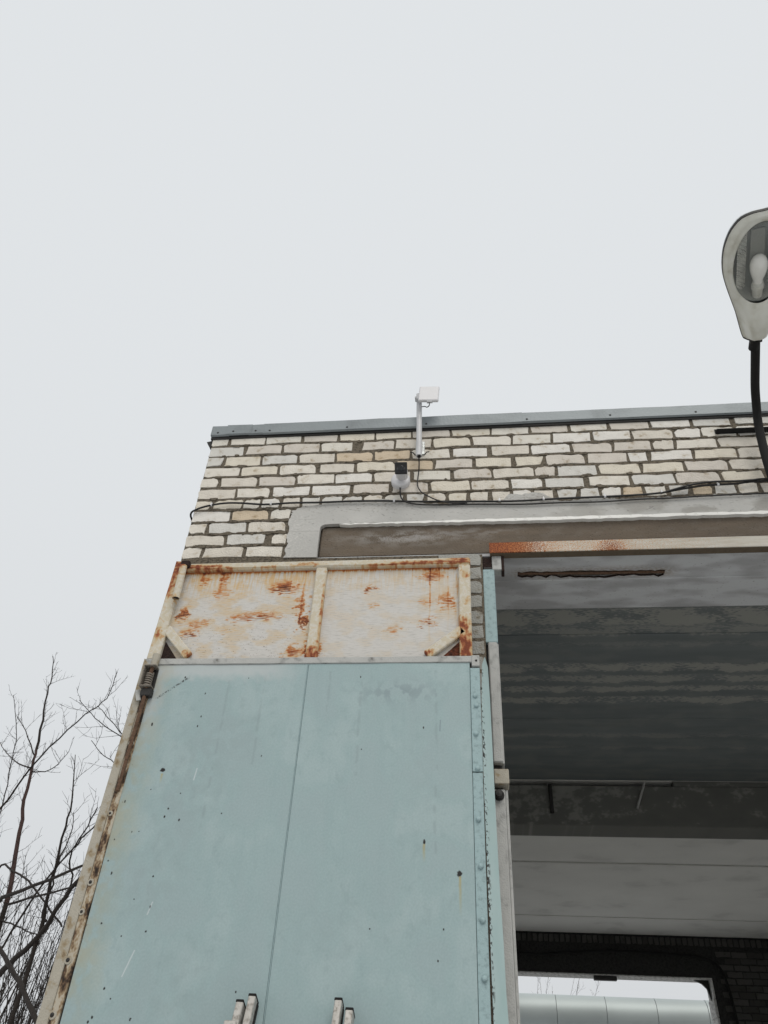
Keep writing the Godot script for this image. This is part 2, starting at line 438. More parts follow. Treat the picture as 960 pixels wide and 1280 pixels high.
		r += 0.7 * sm(0.035, 0.0, absf(px - 0.895)) * sm(3.95, 3.62, py) * sm(0.35, 0.6, md) + 0.5 * sm(0.05, 0.0, 1.725 - px) * sm(0.4, 0.65, dr)
		wash += r * 0.8
		col = col.lerp(Color(0.765, 0.625, 0.43), clampf(wash * 0.72, 0, 0.8))
		col = col.lerp(Color(0.70, 0.425, 0.20), sm(0.30, 0.80, r) * 0.9)
		col = col.lerp(Color(0.50, 0.235, 0.12), sm(0.62, 1.15, r) * 0.9)
		col = col.lerp(Color(0.25, 0.14, 0.09), sm(1.0, 1.4, r) * 0.6)
		# hairline cracks in the paint of the lower half, specks
		var low := sm(4.0, 3.75, py) * sm(1.1, 0.7, px)
		col = col.lerp(Color(0.28, 0.23, 0.19), low * sm(0.72, 0.80, br * 0.62 + sp * 0.38) * 0.8)
		col = col.lerp(Color(0.40, 0.32, 0.25), sm(0.76, 0.84, sp * 0.6 + br * 0.4) * 0.5)
		return col
	M.transom = uv_mat(picture(w, h, trans), 0.8, 0.0, bump_from(b, w, h, 2.0), 0.35)
	w = 1080; h = 420
	a = noise_bytes(w, h, 40, 16, 5, 116)
	b = noise_bytes(w, h, 12, 70, 4, 117)
	c = noise_bytes(w, h, 90, 6, 4, 118)
	e = noise_bytes(w, h, 220, 86, 3, 119)
	var rusts := [[0.07, 4.18, 0.06, 0.10, 1.0], [0.22, 4.185, 0.16, 0.022, 1.0], [0.34, 4.168, 0.22, 0.012, 0.5], [0.055, 4.04, 0.03, 0.10, 0.75], [0.05, 3.74, 0.03, 0.08, 0.6], [0.62, 4.175, 0.10, 0.012, 0.4], [0.86, 4.185, 0.10, 0.02, 0.45], [1.55, 4.182, 0.26, 0.016, 0.85], [1.74, 4.20, 0.10, 0.04, 0.9], [1.30, 4.172, 0.2, 0.010, 0.55],
		[0.93, 3.60, 0.07, 0.055, 1.1], [0.963, 3.82, 0.010, 0.30, 0.6], [1.755, 3.64, 0.06, 0.13, 1.1], [1.74, 3.78, 0.05, 0.05, 0.65], [1.755, 4.10, 0.025, 0.04, 0.7], [1.76, 3.92, 0.04, 0.03, 0.35], [0.25, 3.61, 0.06, 0.03, 0.6], [1.55, 3.60, 0.05, 0.025, 0.9], [0.12, 3.95, 0.03, 0.02, 0.4], [0.10, 3.72, 0.03, 0.015, 0.35]]
	var frame := func(x: int, y: int, i: int) -> Color:
		var px := x * 1.8 / w; var py := 4.25 - y * 0.70 / h
		var n1 := a[i] / 255.0; var up := c[i] / 255.0; var sp := e[i] / 255.0
		var grain_n := (b[i] / 255.0) if py > 4.155 else up
		var col := Color(0.76, 0.725, 0.645).lerp(Color(0.79, 0.775, 0.735), sm(0.35, 0.65, n1))
		var r := 0.0
		for q in rusts: r += q[4] * blob(px, py, q[0], q[1], q[2], q[3])
		r = r * (0.45 + 0.75 * sm(0.25, 0.7, n1 * 0.5 + grain_n * 0.5)) + 0.22 * sm(0.45, 0.8, n1)
		col = col.lerp(Color(0.72, 0.60, 0.43), sm(0.10, 0.40, r) * 0.8)
		col = col.lerp(Color(0.63, 0.40, 0.25), sm(0.32, 0.70, r))
		col = col.lerp(Color(0.47, 0.235, 0.14), sm(0.62, 1.05, r))
		col = col.lerp(Color(0.26, 0.16, 0.11), sm(0.78, 0.86, sp * 0.8 + r * 0.2) * 0.7)
		return col
	M.frame = uv_mat(picture(w, h, frame), 0.85, 0.0, fine, 0.2)
	# underside of the front bay: u along x 0.5..7.4, v over z -0.7..-4.5
	w = 1280; h = 720
	a = noise_bytes(w, h, 16, 12, 5, 121)
	b = noise_bytes(w, h, 130, 200, 4, 122)
	c = noise_bytes(w, h, 5, 24, 3, 123)
	var bands := [[-1.27, 0.11, 0.95], [-1.46, 0.06, 0.7], [-2.04, 0.065, 0.95], [-2.23, 0.05, 0.85], [-2.41, 0.045, 0.9], [-2.62, 0.06, 0.9], [-3.35, 0.04, 0.35], [-3.62, 0.03, 0.25], [-1.66, 0.03, 0.3]]
	var bay := func(x: int, y: int, i: int) -> Color:
		var z := -0.7 - y * 3.8 / h
		var n1 := a[i] / 255.0; var n2 := b[i] / 255.0; var n3 := c[i] / 255.0
		var zz := z + (n1 - 0.5) * 0.11 + (n2 - 0.5) * 0.07
		var m := 0.0
		for q in bands: m = maxf(m, q[2] * sm(q[1] * 1.18, q[1] * 0.82, absf(zz - q[0])))
		m *= 0.15 + 0.85 * sm(0.40, 0.47, n1 * 0.55 + n2 * 0.45)
		var col := Color(0.477, 0.503, 0.506).lerp(Color(0.416, 0.443, 0.452), n3)
		col = col.lerp(Color(0.568, 0.573, 0.552), 0.25 * sm(0.4, 0.8, n1))
		return col.lerp(Color(0.644, 0.645, 0.622), m * 0.9)
	M.bay = uv_mat(picture(w, h, bay), 0.9, 0.0)
	# front lintel face: x 0.85..6.9, y 4.6..4.34
	w = 1500; h = 96
	a = noise_bytes(w, h, 34, 4, 4, 131)
	b = noise_bytes(w, h, 500, 32, 3, 132)
	c = noise_bytes(w, h, 12, 3, 3, 133)
	var lint := func(x: int, y: int, i: int) -> Color:
		var px := 0.85 + x * 6.05 / w; var py := 4.6 - y * 0.26 / h
		var n1 := a[i] / 255.0; var n2 := b[i] / 255.0; var n3 := c[i] / 255.0
		var col := Color(0.43, 0.385, 0.335).lerp(Color(0.375, 0.34, 0.30), n3)
		col = col.lerp(Color(0.45, 0.42, 0.385), 0.35 * sm(0.5, 0.8, n1))
		col = col.lerp(Color(0.64, 0.635, 0.63), 0.8 * blob(px, py, 1.38, 4.50, 0.42, 0.07) * sm(0.32, 0.62, n1 * 0.55 + n2 * 0.45))
		col = col.lerp(Color(0.57, 0.56, 0.55), 0.45 * blob(px, py, 1.75, 4.53, 0.5, 0.05) * sm(0.4, 0.7, n1))
		col = col.lerp(Color(0.20, 0.18, 0.16), sm(0.80, 0.88, n2))
		col = col.lerp(Color(0.62, 0.60, 0.56), sm(0.12, 0.05, n2) * 0.8)
		return col
	M.lintel = uv_mat(picture(w, h, lint), 0.95, 0.0, bump_from(b, w, h, 3.0), 0.5)
	# underside of the lintels: u along x, v over z 0..-0.62
	w = 1500; h = 154
	a = noise_bytes(w, h, 14, 4, 3, 141)
	b = noise_bytes(w, h, 240, 40, 3, 142)
	var soff := func(x: int, y: int, i: int) -> Color:
		var n1 := a[i] / 255.0; var n2 := b[i] / 255.0
		var col := Color(0.69, 0.695, 0.705).lerp(Color(0.76, 0.77, 0.78), sm(0.35, 0.7, n1))
		col = col.lerp(Color(0.60, 0.60, 0.60), 0.4 * sm(0.42, 0.22, n1))
		var px := 0.85 + x * 6.05 / w; var pz := -y * 0.62 / h
		var near := sm(0.09, 0.0, absf(pz + 0.215)) * sm(1.98, 2.10, px) * sm(3.05, 2.92, px)
		col = col.lerp(Color(0.50, 0.44, 0.38), near * 0.65 * sm(0.3, 0.65, n1 * 0.4 + n2 * 0.6))
		return col.lerp(Color(0.45, 0.44, 0.43), sm(0.78, 0.88, n2) * 0.5)
	M.soffit = uv_mat(picture(w, h, soff), 0.8)
	# plaster surround: x 0.6..4.6, y 4.85..4.3
	w = 1400; h = 192
	a = noise_bytes(w, h, 20, 3, 5, 151)
	b = noise_bytes(w, h, 300, 44, 4, 152)
	c = noise_bytes(w, h, 40, 6, 3, 153, true)
	var plas := func(x: int, y: int, i: int) -> Color:
		var px := 0.6 + x * 7.4 / w; var py := 4.85 - y * 0.55 / h
		var n1 := a[i] / 255.0; var n2 := b[i] / 255.0; var n3 := c[i] / 255.0
		var col := Color(0.683, 0.681, 0.669).lerp(Color(0.739, 0.737, 0.724), n1)
		col = col.lerp(Color(0.550, 0.540, 0.517), 0.6 * sm(0.45, 0.75, n1) * sm(1.7, 2.8, px))
		col = col.lerp(Color(0.408, 0.384, 0.355), 0.8 * sm(0.74, 0.82, n2) * sm(4.66, 4.74, py))
		col = col.lerp(Color(0.449, 0.444, 0.433), 0.6 * sm(0.86, 0.96, n3))
		col = col.lerp(Color(0.52, 0.50, 0.475), 0.5 * sm(0.45, 0.72, n2 * 0.6 + n1 * 0.4) * sm(4.69, 4.78, py + 0.06 * (n2 - 0.5)))
		# courses of the bricks beneath show faintly through the thin coat
		var crs := absf(fposmod(5.43 - py, 0.098) - 0.049) / 0.049
		col = col.lerp(Color(0.571, 0.566, 0.552), 0.35 * sm(0.86, 0.98, crs) * sm(1.0, 0.75, px) * sm(0.35, 0.6, n1))
		col = col.lerp(Color(0.816, 0.808, 0.788), 0.5 * sm(0.60, 0.72, n2) * sm(0.86, 0.7, px))
		return col
	M.plaster = uv_mat(picture(w, h, plas), 0.9, 0.0, bump_from(b, w, h, 1.5), 0.4)
	# white angle over the opening: x 1.9..5.9
	w = 1400; h = 40
	a = noise_bytes(w, h, 420, 14, 3, 161)
	b = noise_bytes(w, h, 24, 3, 4, 162)
	var rail := func(x: int, y: int, i: int) -> Color:
		var px := 1.9 + x * 4.0 / w
		var n1 := a[i] / 255.0; var n2 := b[i] / 255.0
		var col := Color(0.775, 0.765, 0.735).lerp(Color(0.70, 0.68, 0.63), n2)
		var r := 1.25 * sm(0.26, 0.0, px - 1.9 + 0.12 * (n1 - 0.5)) + 0.50 * blob(px, 0, 2.12, 0, 0.13, 1) + 0.60 * blob(px, 0, 2.6, 0, 0.08, 1) * (0.3 + y / 40.0) + 0.20 * sm(4.2, 2.0, px) + 0.16
		r *= 0.42 + 1.2 * sm(0.36, 0.72, n1)
		col = col.lerp(Color(0.70, 0.43, 0.22), sm(0.30, 0.62, r))
		col = col.lerp(Color(0.42, 0.19, 0.09), sm(0.58, 1.0, r))
		return col
	M.rail = uv_mat(picture(w, h, rail), 0.8)
	# bolted edge bar of the gate: v over y 3.6..0
	w = 48; h = 1600
	a = noise_bytes(w, h, 2, 26, 5, 171)
	b = noise_bytes(w, h, 10, 200, 3, 172)
	var bar := func(x: int, y: int, i: int) -> Color:
		var n1 := a[i] / 255.0; var n2 := b[i] / 255.0
		var py := 3.6 - y * 3.6 / h
		var r := n1 * 0.7 + n2 * 0.3 + 0.12 * sm(2.9, 3.3, py)
		var col := Color(0.69, 0.66, 0.60)
		col = col.lerp(Color(0.58, 0.51, 0.41), sm(0.34, 0.52, r))
		col = col.lerp(Color(0.37, 0.29, 0.22), sm(0.48, 0.66, r))
		return col.lerp(Color(0.15, 0.12, 0.10), sm(0.62, 0.80, r))
	M.bar = uv_mat(picture(w, h, bar), 0.9)
	# gate flap with chipped edge: u over x 1.81..1.90, v over y 3.6..0
	w = 72; h = 1800
	a = noise_bytes(w, h, 6, 150, 4, 181)
	b = noise_bytes(w, h, 1, 12, 3, 182)
	var flap := func(x: int, y: int, i: int) -> Color:
		var n1 := a[i] / 255.0; var n2 := b[i] / 255.0
		var px := x / float(w)
		var col := Color(0.597, 0.691, 0.692).lerp(Color(0.678, 0.741, 0.744), n2 * 0.6)
		return col.lerp(Color(0.10, 0.10, 0.10), sm(0.66, 0.74, n1 + 0.20 * sm(0.55, 0.85, n2)) * sm(0.36, 0.15, px))
	M.flap = uv_mat(picture(w, h, flap), 0.6)
	# cross beam inside: x 0.5..7.4, y 4.68..4.2
	w = 1200; h = 96
	a = noise_bytes(w, h, 26, 3, 5, 191)
	b = noise_bytes(w, h, 120, 10, 4, 192)
	var beam := func(x: int, y: int, i: int) -> Color:
		var px := 0.5 + x * 6.9 / w; var v := y / float(h)
		var n1 := a[i] / 255.0; var n2 := b[i] / 255.0
		var col := Color(0.539, 0.539, 0.519).lerp(Color(0.485, 0.490, 0.474), n1)
		var mold := sm(0.35, 0.55, n1 * 0.6 + n2 * 0.3 + 0.25 * v - 0.12 + 0.18 * sm(2.7, 3.6, px))
		return col.lerp(Color(0.28, 0.285, 0.27), mold * 0.42)
	M.beam = uv_mat(picture(w, h, beam), 0.95)
	var white := tex_noise(28, 0.008, 5, [[0.0, g(0.86)], [0.35, g(0.97)], [1.0, g(1)]], 1024)
	M.whitewash = world_mat(Color(0.88, 0.88, 0.865), white, 0.12, 0.95)
	M.angle_leg = world_mat(Color(0.39, 0.345, 0.285), white, 2.0, 0.9, grain, 0.5)
	M.perforated = world_mat(Color(0.80, 0.80, 0.78), dots(), 22.0, 0.45)

# ------------------------------------------------------------------ bricks
var full_bricks: Array = []
var half_bricks: Array = []

func brick_mesh(length: float, height: float) -> ArrayMesh:
	# an uneven face proud of the joints, edges chipped and rounded; face at z = 0
	var st := begin()
	var hl := length / 2; var hh := height / 2
	var pts: Array = []
	var cut: Array = []
	for k in 4: cut.append(rng.randf_range(0.0015, 0.006) if rng.randf() < 0.74 else rng.randf_range(0.012, 0.036))
	var along := 2 if length > 0.18 else 1
	for k in 4:
		var s: Array = [[-1, -1], [1, -1], [1, 1], [-1, 1]][k]
		var q := Vector2(s[0] * hl, s[1] * hh)
		var cy: float = minf(cut[k] * rng.randf_range(0.6, 1.0), hh * 0.8)
		var p1 := q - Vector2(s[0] * cut[k], 0)
		var p2 := q - Vector2(0, s[1] * cy)
		var mid := q - Vector2(s[0] * cut[k], s[1] * cy) * 0.22
		pts.append_array([p2, mid, p1] if k % 2 == 0 else [p1, mid, p2])
		var nxt: Array = [[1, -1], [1, 1], [-1, 1], [-1, -1]][k]
		var n2 := Vector2(nxt[0] * hl, nxt[1] * hh)
		if k % 2 == 0:
			for i in along: pts.append(q.lerp(n2, (i + 1.0) / (along + 1.0) + rng.randf_range(-0.06, 0.06)))
	var n := pts.size()
	var outer: Array = []; var inner: Array = []
	var tilt := Vector2(rng.randf_range(-0.008, 0.008), rng.randf_range(-0.012, 0.012))
	for p in pts:
		var j: Vector2 = p + Vector2(signf(p.x) * rng.randf_range(-0.010, 0.004), signf(p.y) * rng.randf_range(-0.008, 0.003))
		outer.append(Vector3(j.x, j.y, -0.0055))
		var f: Vector2 = j - j.normalized() * 0.001 - Vector2(signf(j.x) * 0.0006, signf(j.y) * 0.0006)
		inner.append(Vector3(f.x, f.y, f.dot(tilt)))
	for k in n:
		var q := (k + 1) % n
		tri(st, Vector3(0, 0, 0.0005), inner[k], inner[q], Vector3(0, 0, 1))
		quad(st, outer[k], outer[q], inner[q], inner[k], Vector3(outer[k].x + outer[q].x, outer[k].y + outer[q].y, 0.01))
	st.generate_normals()
	return st.commit()

func lay_brick(wall: Node3D, x0: float, x1: float, y: float, m: Material, face := 0.0, h := 0.083):
	var l := x1 - x0
	var lib := full_bricks if l > 0.19 else half_bricks
	var o := MeshInstance3D.new()
	o.mesh = lib[rng.randi() % lib.size()]
	o.material_override = m
	o.scale = Vector3(l / (0.25 if l > 0.19 else 0.12), h / 0.083, 1)
	o.position = Vector3((x0 + x1) / 2, y + rng.randf_range(-0.0025, 0.0025), face + rng.randf_range(-0.002, 0.003))
	o.rotation.z = rng.randf_range(-0.008, 0.008)
	hang_brick(o, wall)

var brick_count := {}
func hang_brick(o: MeshInstance3D, wall: Node3D):
	var k: int = brick_count.get(wall, 0)
	brick_count[wall] = k + 1
	o.name = "brick" if k == 0 else "brick_%03d" % k
	wall.add_child(o, true)

# ------------------------------------------------------------------ trees
func smooth_path(pts: Array, steps := 3) -> Array:
	var out: Array = []
	for k in pts.size() - 1:
		var a: Vector3 = pts[maxi(k - 1, 0)]; var b: Vector3 = pts[k]; var c: Vector3 = pts[k + 1]; var d: Vector3 = pts[mini(k + 2, pts.size() - 1)]
		for s in steps: out.append(b.cubic_interpolate(c, a, d, s / float(steps)))
	out.append(pts[pts.size() - 1])
	return out

func twigs_on(st: SurfaceTool, pts: Array, gap: float, length: float, r: float, depth := 1):
	var run := 0.0
	var next := gap * rng.randf_range(0.3, 1.2)
	for k in range(1, pts.size()):
		var seg: Vector3 = pts[k] - pts[k - 1]
		var l := seg.length()
		while next < run + l:
			var p: Vector3 = pts[k - 1] + seg * ((next - run) / l)
			var t := seg / l
			var side := t.cross(Vector3(rng.randf_range(-1, 1), rng.randf_range(-1, 1), rng.randf_range(-1, 1))).normalized()
			var d := (t * rng.randf_range(0.5, 1.1) + side * rng.randf_range(0.6, 1.1) + Vector3(0, 0.25, 0)).normalized()
			var ln := length * (rng.randf_range(0.12, 0.4) if rng.randf() < 0.6 else rng.randf_range(0.5, 1.1))
			var path := [p]
			var bend := Vector3(rng.randf_range(-0.5, 0.5), rng.randf_range(0.0, 0.7), rng.randf_range(-0.5, 0.5))
			for s in 3: path.append(path[s] + (d + bend * (s + 1) * 0.22 + Vector3(rng.randf_range(-0.2, 0.2), rng.randf_range(-0.15, 0.15), rng.randf_range(-0.2, 0.2))).normalized() * ln / 3)
			tube(st, path, r, r * 0.45, 3, false)
			if depth > 0 and ln > length * 0.35: twigs_on(st, path, gap * 0.9, ln * 0.5, r * 0.7, depth - 1)
			next += gap * rng.randf_range(0.5, 1.6)
		run += l

func tree(called: String, label: String, limbs: Array, m: Material, gap := 0.10, length := 0.28, group := "bare trees beside the garage"):
	# limbs: [part name, points, thick end, thin end]; twigs grow on all but the trunk's foot
	var t := thing(called, label, "tree", limbs[0][1][0], group)
	var tw := begin()
	for l in limbs:
		var pts: Array = []
		for p in l[1]: pts.append(p - t.position)
		pts = smooth_path(pts)
		for k in range(1, pts.size() - 1): pts[k] += Vector3(rng.randf_range(-1, 1), rng.randf_range(-1, 1), rng.randf_range(-1, 1)) * 0.008
		var st := begin()
		tube(st, pts, l[2] * 0.78, l[3] * 0.72, 7)
		put(l[0], st, l[4] if l.size() > 4 else m, t)
		if l[0] != "trunk": twigs_on(tw, pts, gap * 0.55, length * 1.3, 0.0024)
		else: twigs_on(tw, pts.slice(pts.size() / 2), gap, length, 0.0032)
	var o := put("twigs", tw, m, t)
	o.set_meta("kind", "stuff")

func sapling_clump(at: Vector3, label: String, height: float, stems: int, group: String, m: Material):
	var t := thing("bare_shrub", label, "shrub", at, group)
	var tw := begin()
	for k in stems:
		var p := Vector3(rng.randf_range(-0.25, 0.25), 0, rng.randf_range(-0.25, 0.25))
		var lean := Vector3(rng.randf_range(-0.22, 0.25), 1, rng.randf_range(-0.2, 0.2))
		var h := height * rng.randf_range(0.7, 1.05)
		var pts := [p]
		for s in 9:
			lean += Vector3(rng.randf_range(-0.12, 0.12), 0.03, rng.randf_range(-0.1, 0.1))
			pts.append(pts[s] + lean.normalized() * h / 9)
		var st := begin()
		tube(st, pts, rng.randf_range(0.010, 0.018), 0.003, 5)
		put("stem", st, m, t)
		twigs_on(tw, pts.slice(3), 0.11, 0.42, 0.0030)
	put("twigs", tw, m, t).set_meta("kind", "stuff")

# ------------------------------------------------------------------ the place
func _ready():
	rng.seed = 20240311
	# camera
	var cam := Camera3D.new()
	cam.name = "camera"
	cam.transform = Transform3D(Basis(Vector3(0.99314, 0.04905, -0.10615), Vector3(0.03036, 0.76852, 0.63911), Vector3(0.11293, -0.63795, 0.76176)), Vector3(1.8028, 1.6052, 3.6836))
	cam.keep_aspect = Camera3D.KEEP_HEIGHT
	cam.fov = 67.47
	cam.near = 0.05
	cam.far = 600.0
	add_child(cam)
	cam.current = true
	# overcast sky
	var env := Environment.new()
	env.background_mode = Environment.BG_SKY
	var sky := Sky.new()
	var pm := ProceduralSkyMaterial.new()
	pm.sky_top_color = Color(0.880, 0.894, 0.905)
	pm.sky_horizon_color = Color(0.812, 0.822, 0.832)
	pm.sky_curve = 0.25
	pm.ground_bottom_color = Color(0.45, 0.45, 0.44)
	pm.ground_horizon_color = Color(0.70, 0.715, 0.72)
	pm.sun_angle_max = 1.0
	pm.sky_energy_multiplier = 1.0
	sky.sky_material = pm
	env.sky = sky
	env.tonemap_mode = Environment.TONE_MAPPER_LINEAR
	env.tonemap_exposure = 1.0
	env.sdfgi_enabled = true
	env.ssao_enabled = true
	env.ssil_enabled = true
	var we := WorldEnvironment.new()
	we.name = "sky_light"
	we.environment = env
	add_child(we)
	var sun := DirectionalLight3D.new()
	sun.name = "veiled_sun"
	sun.light_energy = 0.5
	sun.light_color = Color(1.0, 0.985, 0.96)
	sun.light_angular_distance = 40.0
	sun.shadow_enabled = true
	sun.rotation_degrees = Vector3(-48, 20, 0)
	add_child(sun)

	materials()
	for k in 10: full_bricks.append(brick_mesh(0.25, 0.083))
	for k in 8: half_bricks.append(brick_mesh(0.12, 0.083))

	# ground
	var st := begin()
	var gn := FastNoiseLite.new(); gn.seed = 5; gn.frequency = 0.05
	var cuts := [-300.0, -120.0, -60.0, -40.0, -30.0, -24.0, -18.0, -12.0, -8.0, -4.0, 0.0, 4.0, 8.0, 12.0, 18.0, 24.0, 32.0, 60.0, 120.0, 300.0]
	for i in cuts.size() - 1:
		for j in cuts.size() - 1:
			var q: Array = []
			for e in [[0, 0], [1, 0], [1, 1], [0, 1]]:
				var x: float = cuts[i + e[0]]; var z: float = cuts[j + e[1]]
				var y := 0.0 if x > -2 and x < 10 and z < 6 and z > -13 else gn.get_noise_2d(x, z) * 0.12
				q.append(Vector3(x, y - 0.02, z))
			quad(st, q[0], q[1], q[2], q[3], Vector3.UP, 0)
	var ground := put("ground", st, M.ground)
	ground.set_meta("kind", "structure")
	tag(ground, "pale worn yard ground round the garage", "ground")

	garage()
	gate_frame()
	gate_leaf()
	lamp()
	watch_camera()
	antenna()
	cables()
	ladder()
	pipeline()
	vegetation()

func slab_box(called: String, lo: Vector3, hi: Vector3, m: Material, parent: Node, bev := 0.004) -> MeshInstance3D:
	var st := begin()
	box(st, lo, hi, bev)
	return put(called, st, m, parent)

func garage():
	var hall := thing("brick_garage", "flat roofed garage of pale bricks with a wide open gateway", "garage", Vector3.ZERO)
	# front wall: mortar core, bricks laid on it
	var st := begin()
	var m0 := -0.0030
	box(st, Vector3(0.004, 0, -0.62), Vector3(1.86, 4.342, m0), 0.0)
	box(st, Vector3(0.004, 4.343, -0.62), Vector3(0.858, 5.40, m0), 0.0)
	box(st, Vector3(0.859, 4.606, -0.62), Vector3(7.896, 5.40, m0), 0.0)
	box(st, Vector3(5.9, 0, -0.62), Vector3(7.896, 4.342, m0), 0.0)
	box(st, Vector3(6.9, 4.343, -0.62), Vector3(7.896, 4.605, m0), 0.0)
	var wall := put("front_wall", st, M.mortar, hall)
	var joints := [
		[0.13, 0.39, 0.649, 0.906, 1.162, 1.416, 1.683, 1.946, 2.209, 2.468, 2.727, 2.993, 3.254, 3.518],
		[0.257, 0.523, 0.787, 1.069, 1.3, 1.559, 1.818, 2.085, 2.351, 2.608, 2.862, 3.129, 3.302, 3.522],
		[0.125, 0.391, 0.645, 0.9, 1.162, 1.414, 1.681, 1.938, 2.199, 2.462, 2.726, 2.975, 3.119, 3.386, 3.636],
		[0.26, 0.522, 0.789, 1.049, 1.317, 1.565, 1.825, 2.084, 2.291, 2.55, 2.812, 2.941, 3.213, 3.481],
		[0.127, 0.392, 0.653, 0.912, 1.167, 1.42, 1.691, 1.947, 2.213, 2.349, 2.61, 2.874, 3.138, 3.408],
		[0.26, 0.497, 0.759, 1.031, 1.292, 1.54, 1.805, 2.053, 2.261, 2.53, 2.802, 3.069, 3.342, 3.601],
		[0.12, 0.322, 0.445, 0.578, 0.711, 0.846, 0.981, 1.116, 1.251, 1.386, 1.521, 1.656, 1.791, 1.926, 2.061, 2.196, 2.33, 2.475, 2.604, 2.733, 2.867, 3.006, 3.144, 3.276, 3.412, 3.547],
		[0.262, 0.515, 0.664], [0.126, 0.389, 0.642], [0.26, 0.519, 0.661], [0.129, 0.394, 0.653]]
	for r in joints.size():
		var xs: Array = joints[r].duplicate()
		if r < 7:
			var step := 0.262 if r != 6 else 0.136
			while xs[-1] < 5.9: xs.append(xs[-1] + step)   # on past the picture's edge
		var y := TOP - (r + 0.5) * 0.098
		var prev := 0.0
		for k in xs.size():
			var x1: float = xs[k]
			var gl := 0.0 if k == 0 else rng.randf_range(0.004, 0.010)
			var gr := rng.randf_range(0.004, 0.011)
			if r == 1 and k == 3: gr = 0.062             # a chipped brick with mortar filling its end
			if r == 9 and k == 2: gl = 0.042
			if r == 6 and x1 > 1.0 and x1 < 2.3: gr = 0.010
			var hb := 0.083 if r != 6 else 0.080
			var tone: Material = M.brick[rng.randi() % 7]
			if r == 2 and k == 4: tone = M.brick[7]
			if rng.randf() < 0.04: tone = M.brick[7]
			lay_brick(wall, prev + gl, x1 - gr, y, tone, 0.0, hb)
			prev = x1
	# mortar squeezed over the edges of the bricks
	st = begin()
	for k in 420:
		var r := rng.randi() % 11
		var bxx: float = joints[r][rng.randi() % joints[r].size()] + rng.randf_range(-0.02, 0.02)
		if rng.randf() < 0.5: bxx = rng.randf_range(0.02, 3.9 if r < 7 else 0.64)
		if r < 7 and rng.randf() < 0.12: bxx = rng.randf_range(3.9, 7.8)
		var cy := TOP - r * 0.098 + rng.randf_range(-0.006, 0.006)
		if bxx < 0.03 or cy > 5.40 or (bxx > 0.64 and cy < 4.80): continue
		var rx := rng.randf_range(0.008, 0.040); var ry := rng.randf_range(0.005, 0.013)
		var bl := PackedVector2Array()
		for i in 9: bl.append(Vector2(bxx, cy) + Vector2(cos(i * TAU / 9) * rx, sin(i * TAU / 9) * ry) * rng.randf_range(0.55, 1.15))
		prism(st, bl, -0.004, 0.0035 + k * 0.000004, 0.0)
	put("mortar_smears", st, M.mortar, wall).set_meta("kind", "stuff")
	for r in range(11, 26):                              # jamb beside the gateway, seen between leaf and post
		var y := TOP - (r + 0.5) * 0.098
		var e := 0.125 if r % 2 else 0.0
		lay_brick(wall, 1.475 + e, 1.725 + e, y, M.jamb_brick)
		if not r % 2: lay_brick(wall, 1.737, 1.853, y, M.jamb_brick)
	# the other walls
	var side: Node3D
	for x0 in [7.4, 0.004]:                                # both long walls have two steel windows in the back bay
		var x1: float = x0 + 0.496
		st = begin()
		box(st, Vector3(x0, 0, -11.68), Vector3(x1, 1.2, -0.621), 0.0)
		box(st, Vector3(x0, 3.6, -11.68), Vector3(x1, 5.38, -0.621), 0.0)
		for q in [[-5.4, -0.621], [-8.6, -7.8], [-11.68, -11.0]]: box(st, Vector3(x0, 1.2, q[0]), Vector3(x1, 3.6, q[1]), 0.0)
		side = put("side_wall", st, M.plastered_wall, hall)
		for q in [[-7.8, -5.4], [-11.0, -8.6]]:
			st = begin()
			for k in 5:
				var zz: float = lerpf(q[0] + 0.025, q[1] - 0.025, k / 4.0)
				box(st, Vector3(x0 + 0.22, 1.2, zz - 0.025), Vector3(x0 + 0.27, 3.6, zz + 0.025), 0.004)
			for yy in [1.225, 2.4, 3.575]: box(st, Vector3(x0 + 0.225, yy - 0.025, q[0]), Vector3(x0 + 0.265, yy + 0.025, q[1]), 0.004)
			put("window", st, M.pale_paint, side)
	var mm := MultiMesh.new()
	mm.transform_format = MultiMesh.TRANSFORM_3D
	mm.mesh = full_bricks[0]
	var tr: Array = []
	for r in 54:
		for k in 44:
			var by := TOP - (r + 0.5) * 0.098
			var bz := -0.14 - k * 0.262 - (0.131 if r % 2 else 0.0)
			if by > 1.15 and by < 3.65 and ((bz < -5.27 and bz > -7.93) or (bz < -8.47 and bz > -11.13)): continue
			tr.append(Transform3D(Basis(Vector3.UP, -PI / 2), Vector3(0.0, by, bz)))
	mm.instance_count = tr.size()
	for k in tr.size(): mm.set_instance_transform(k, tr[k])
	var mi := MultiMeshInstance3D.new()
	mi.multimesh = mm
	mi.material_override = M.brick[1]
	mi.name = "brickwork"
	mi.set_meta("kind", "stuff")
	side.add_child(mi, true)
	# lintels
	lay(Vector3(1 / 6.05, 0, 0), -0.85 / 6.05, Vector3(0, -1 / 0.26, 0), 4.6 / 0.26)
	st = begin()
	var la := Vector3(0.862, 4.342, -0.274); var lb := Vector3(6.9, 4.60, -0.022)
	box(st, la + Vector3(0, 0.014, 0), lb, 0.012)
	var lin := put("lintel", st, M.lintel, hall)
	# its painted underside, with a long groove where the concrete has fallen off the bar
	lay(Vector3(1 / 6.05, 0, 0), -0.85 / 6.05, Vector3(0, 0, -1 / 0.62), 0.0)
	st = begin()
	var groove: Array = []
	for k in 31:
		var x := 2.073 + k * 0.029
		var open := sm(0.0, 0.04, x - 2.06) * sm(0.0, 0.03, 2.955 - x)
		groove.append([x, -0.190 + rng.randf_range(-0.010, 0.006) - 0.010 * sm(2.3, 2.9, x), -0.232 - rng.randf_range(0.0, 0.030) * open - 0.013 * sm(2.2, 2.5, x)])
	var ys := 4.342
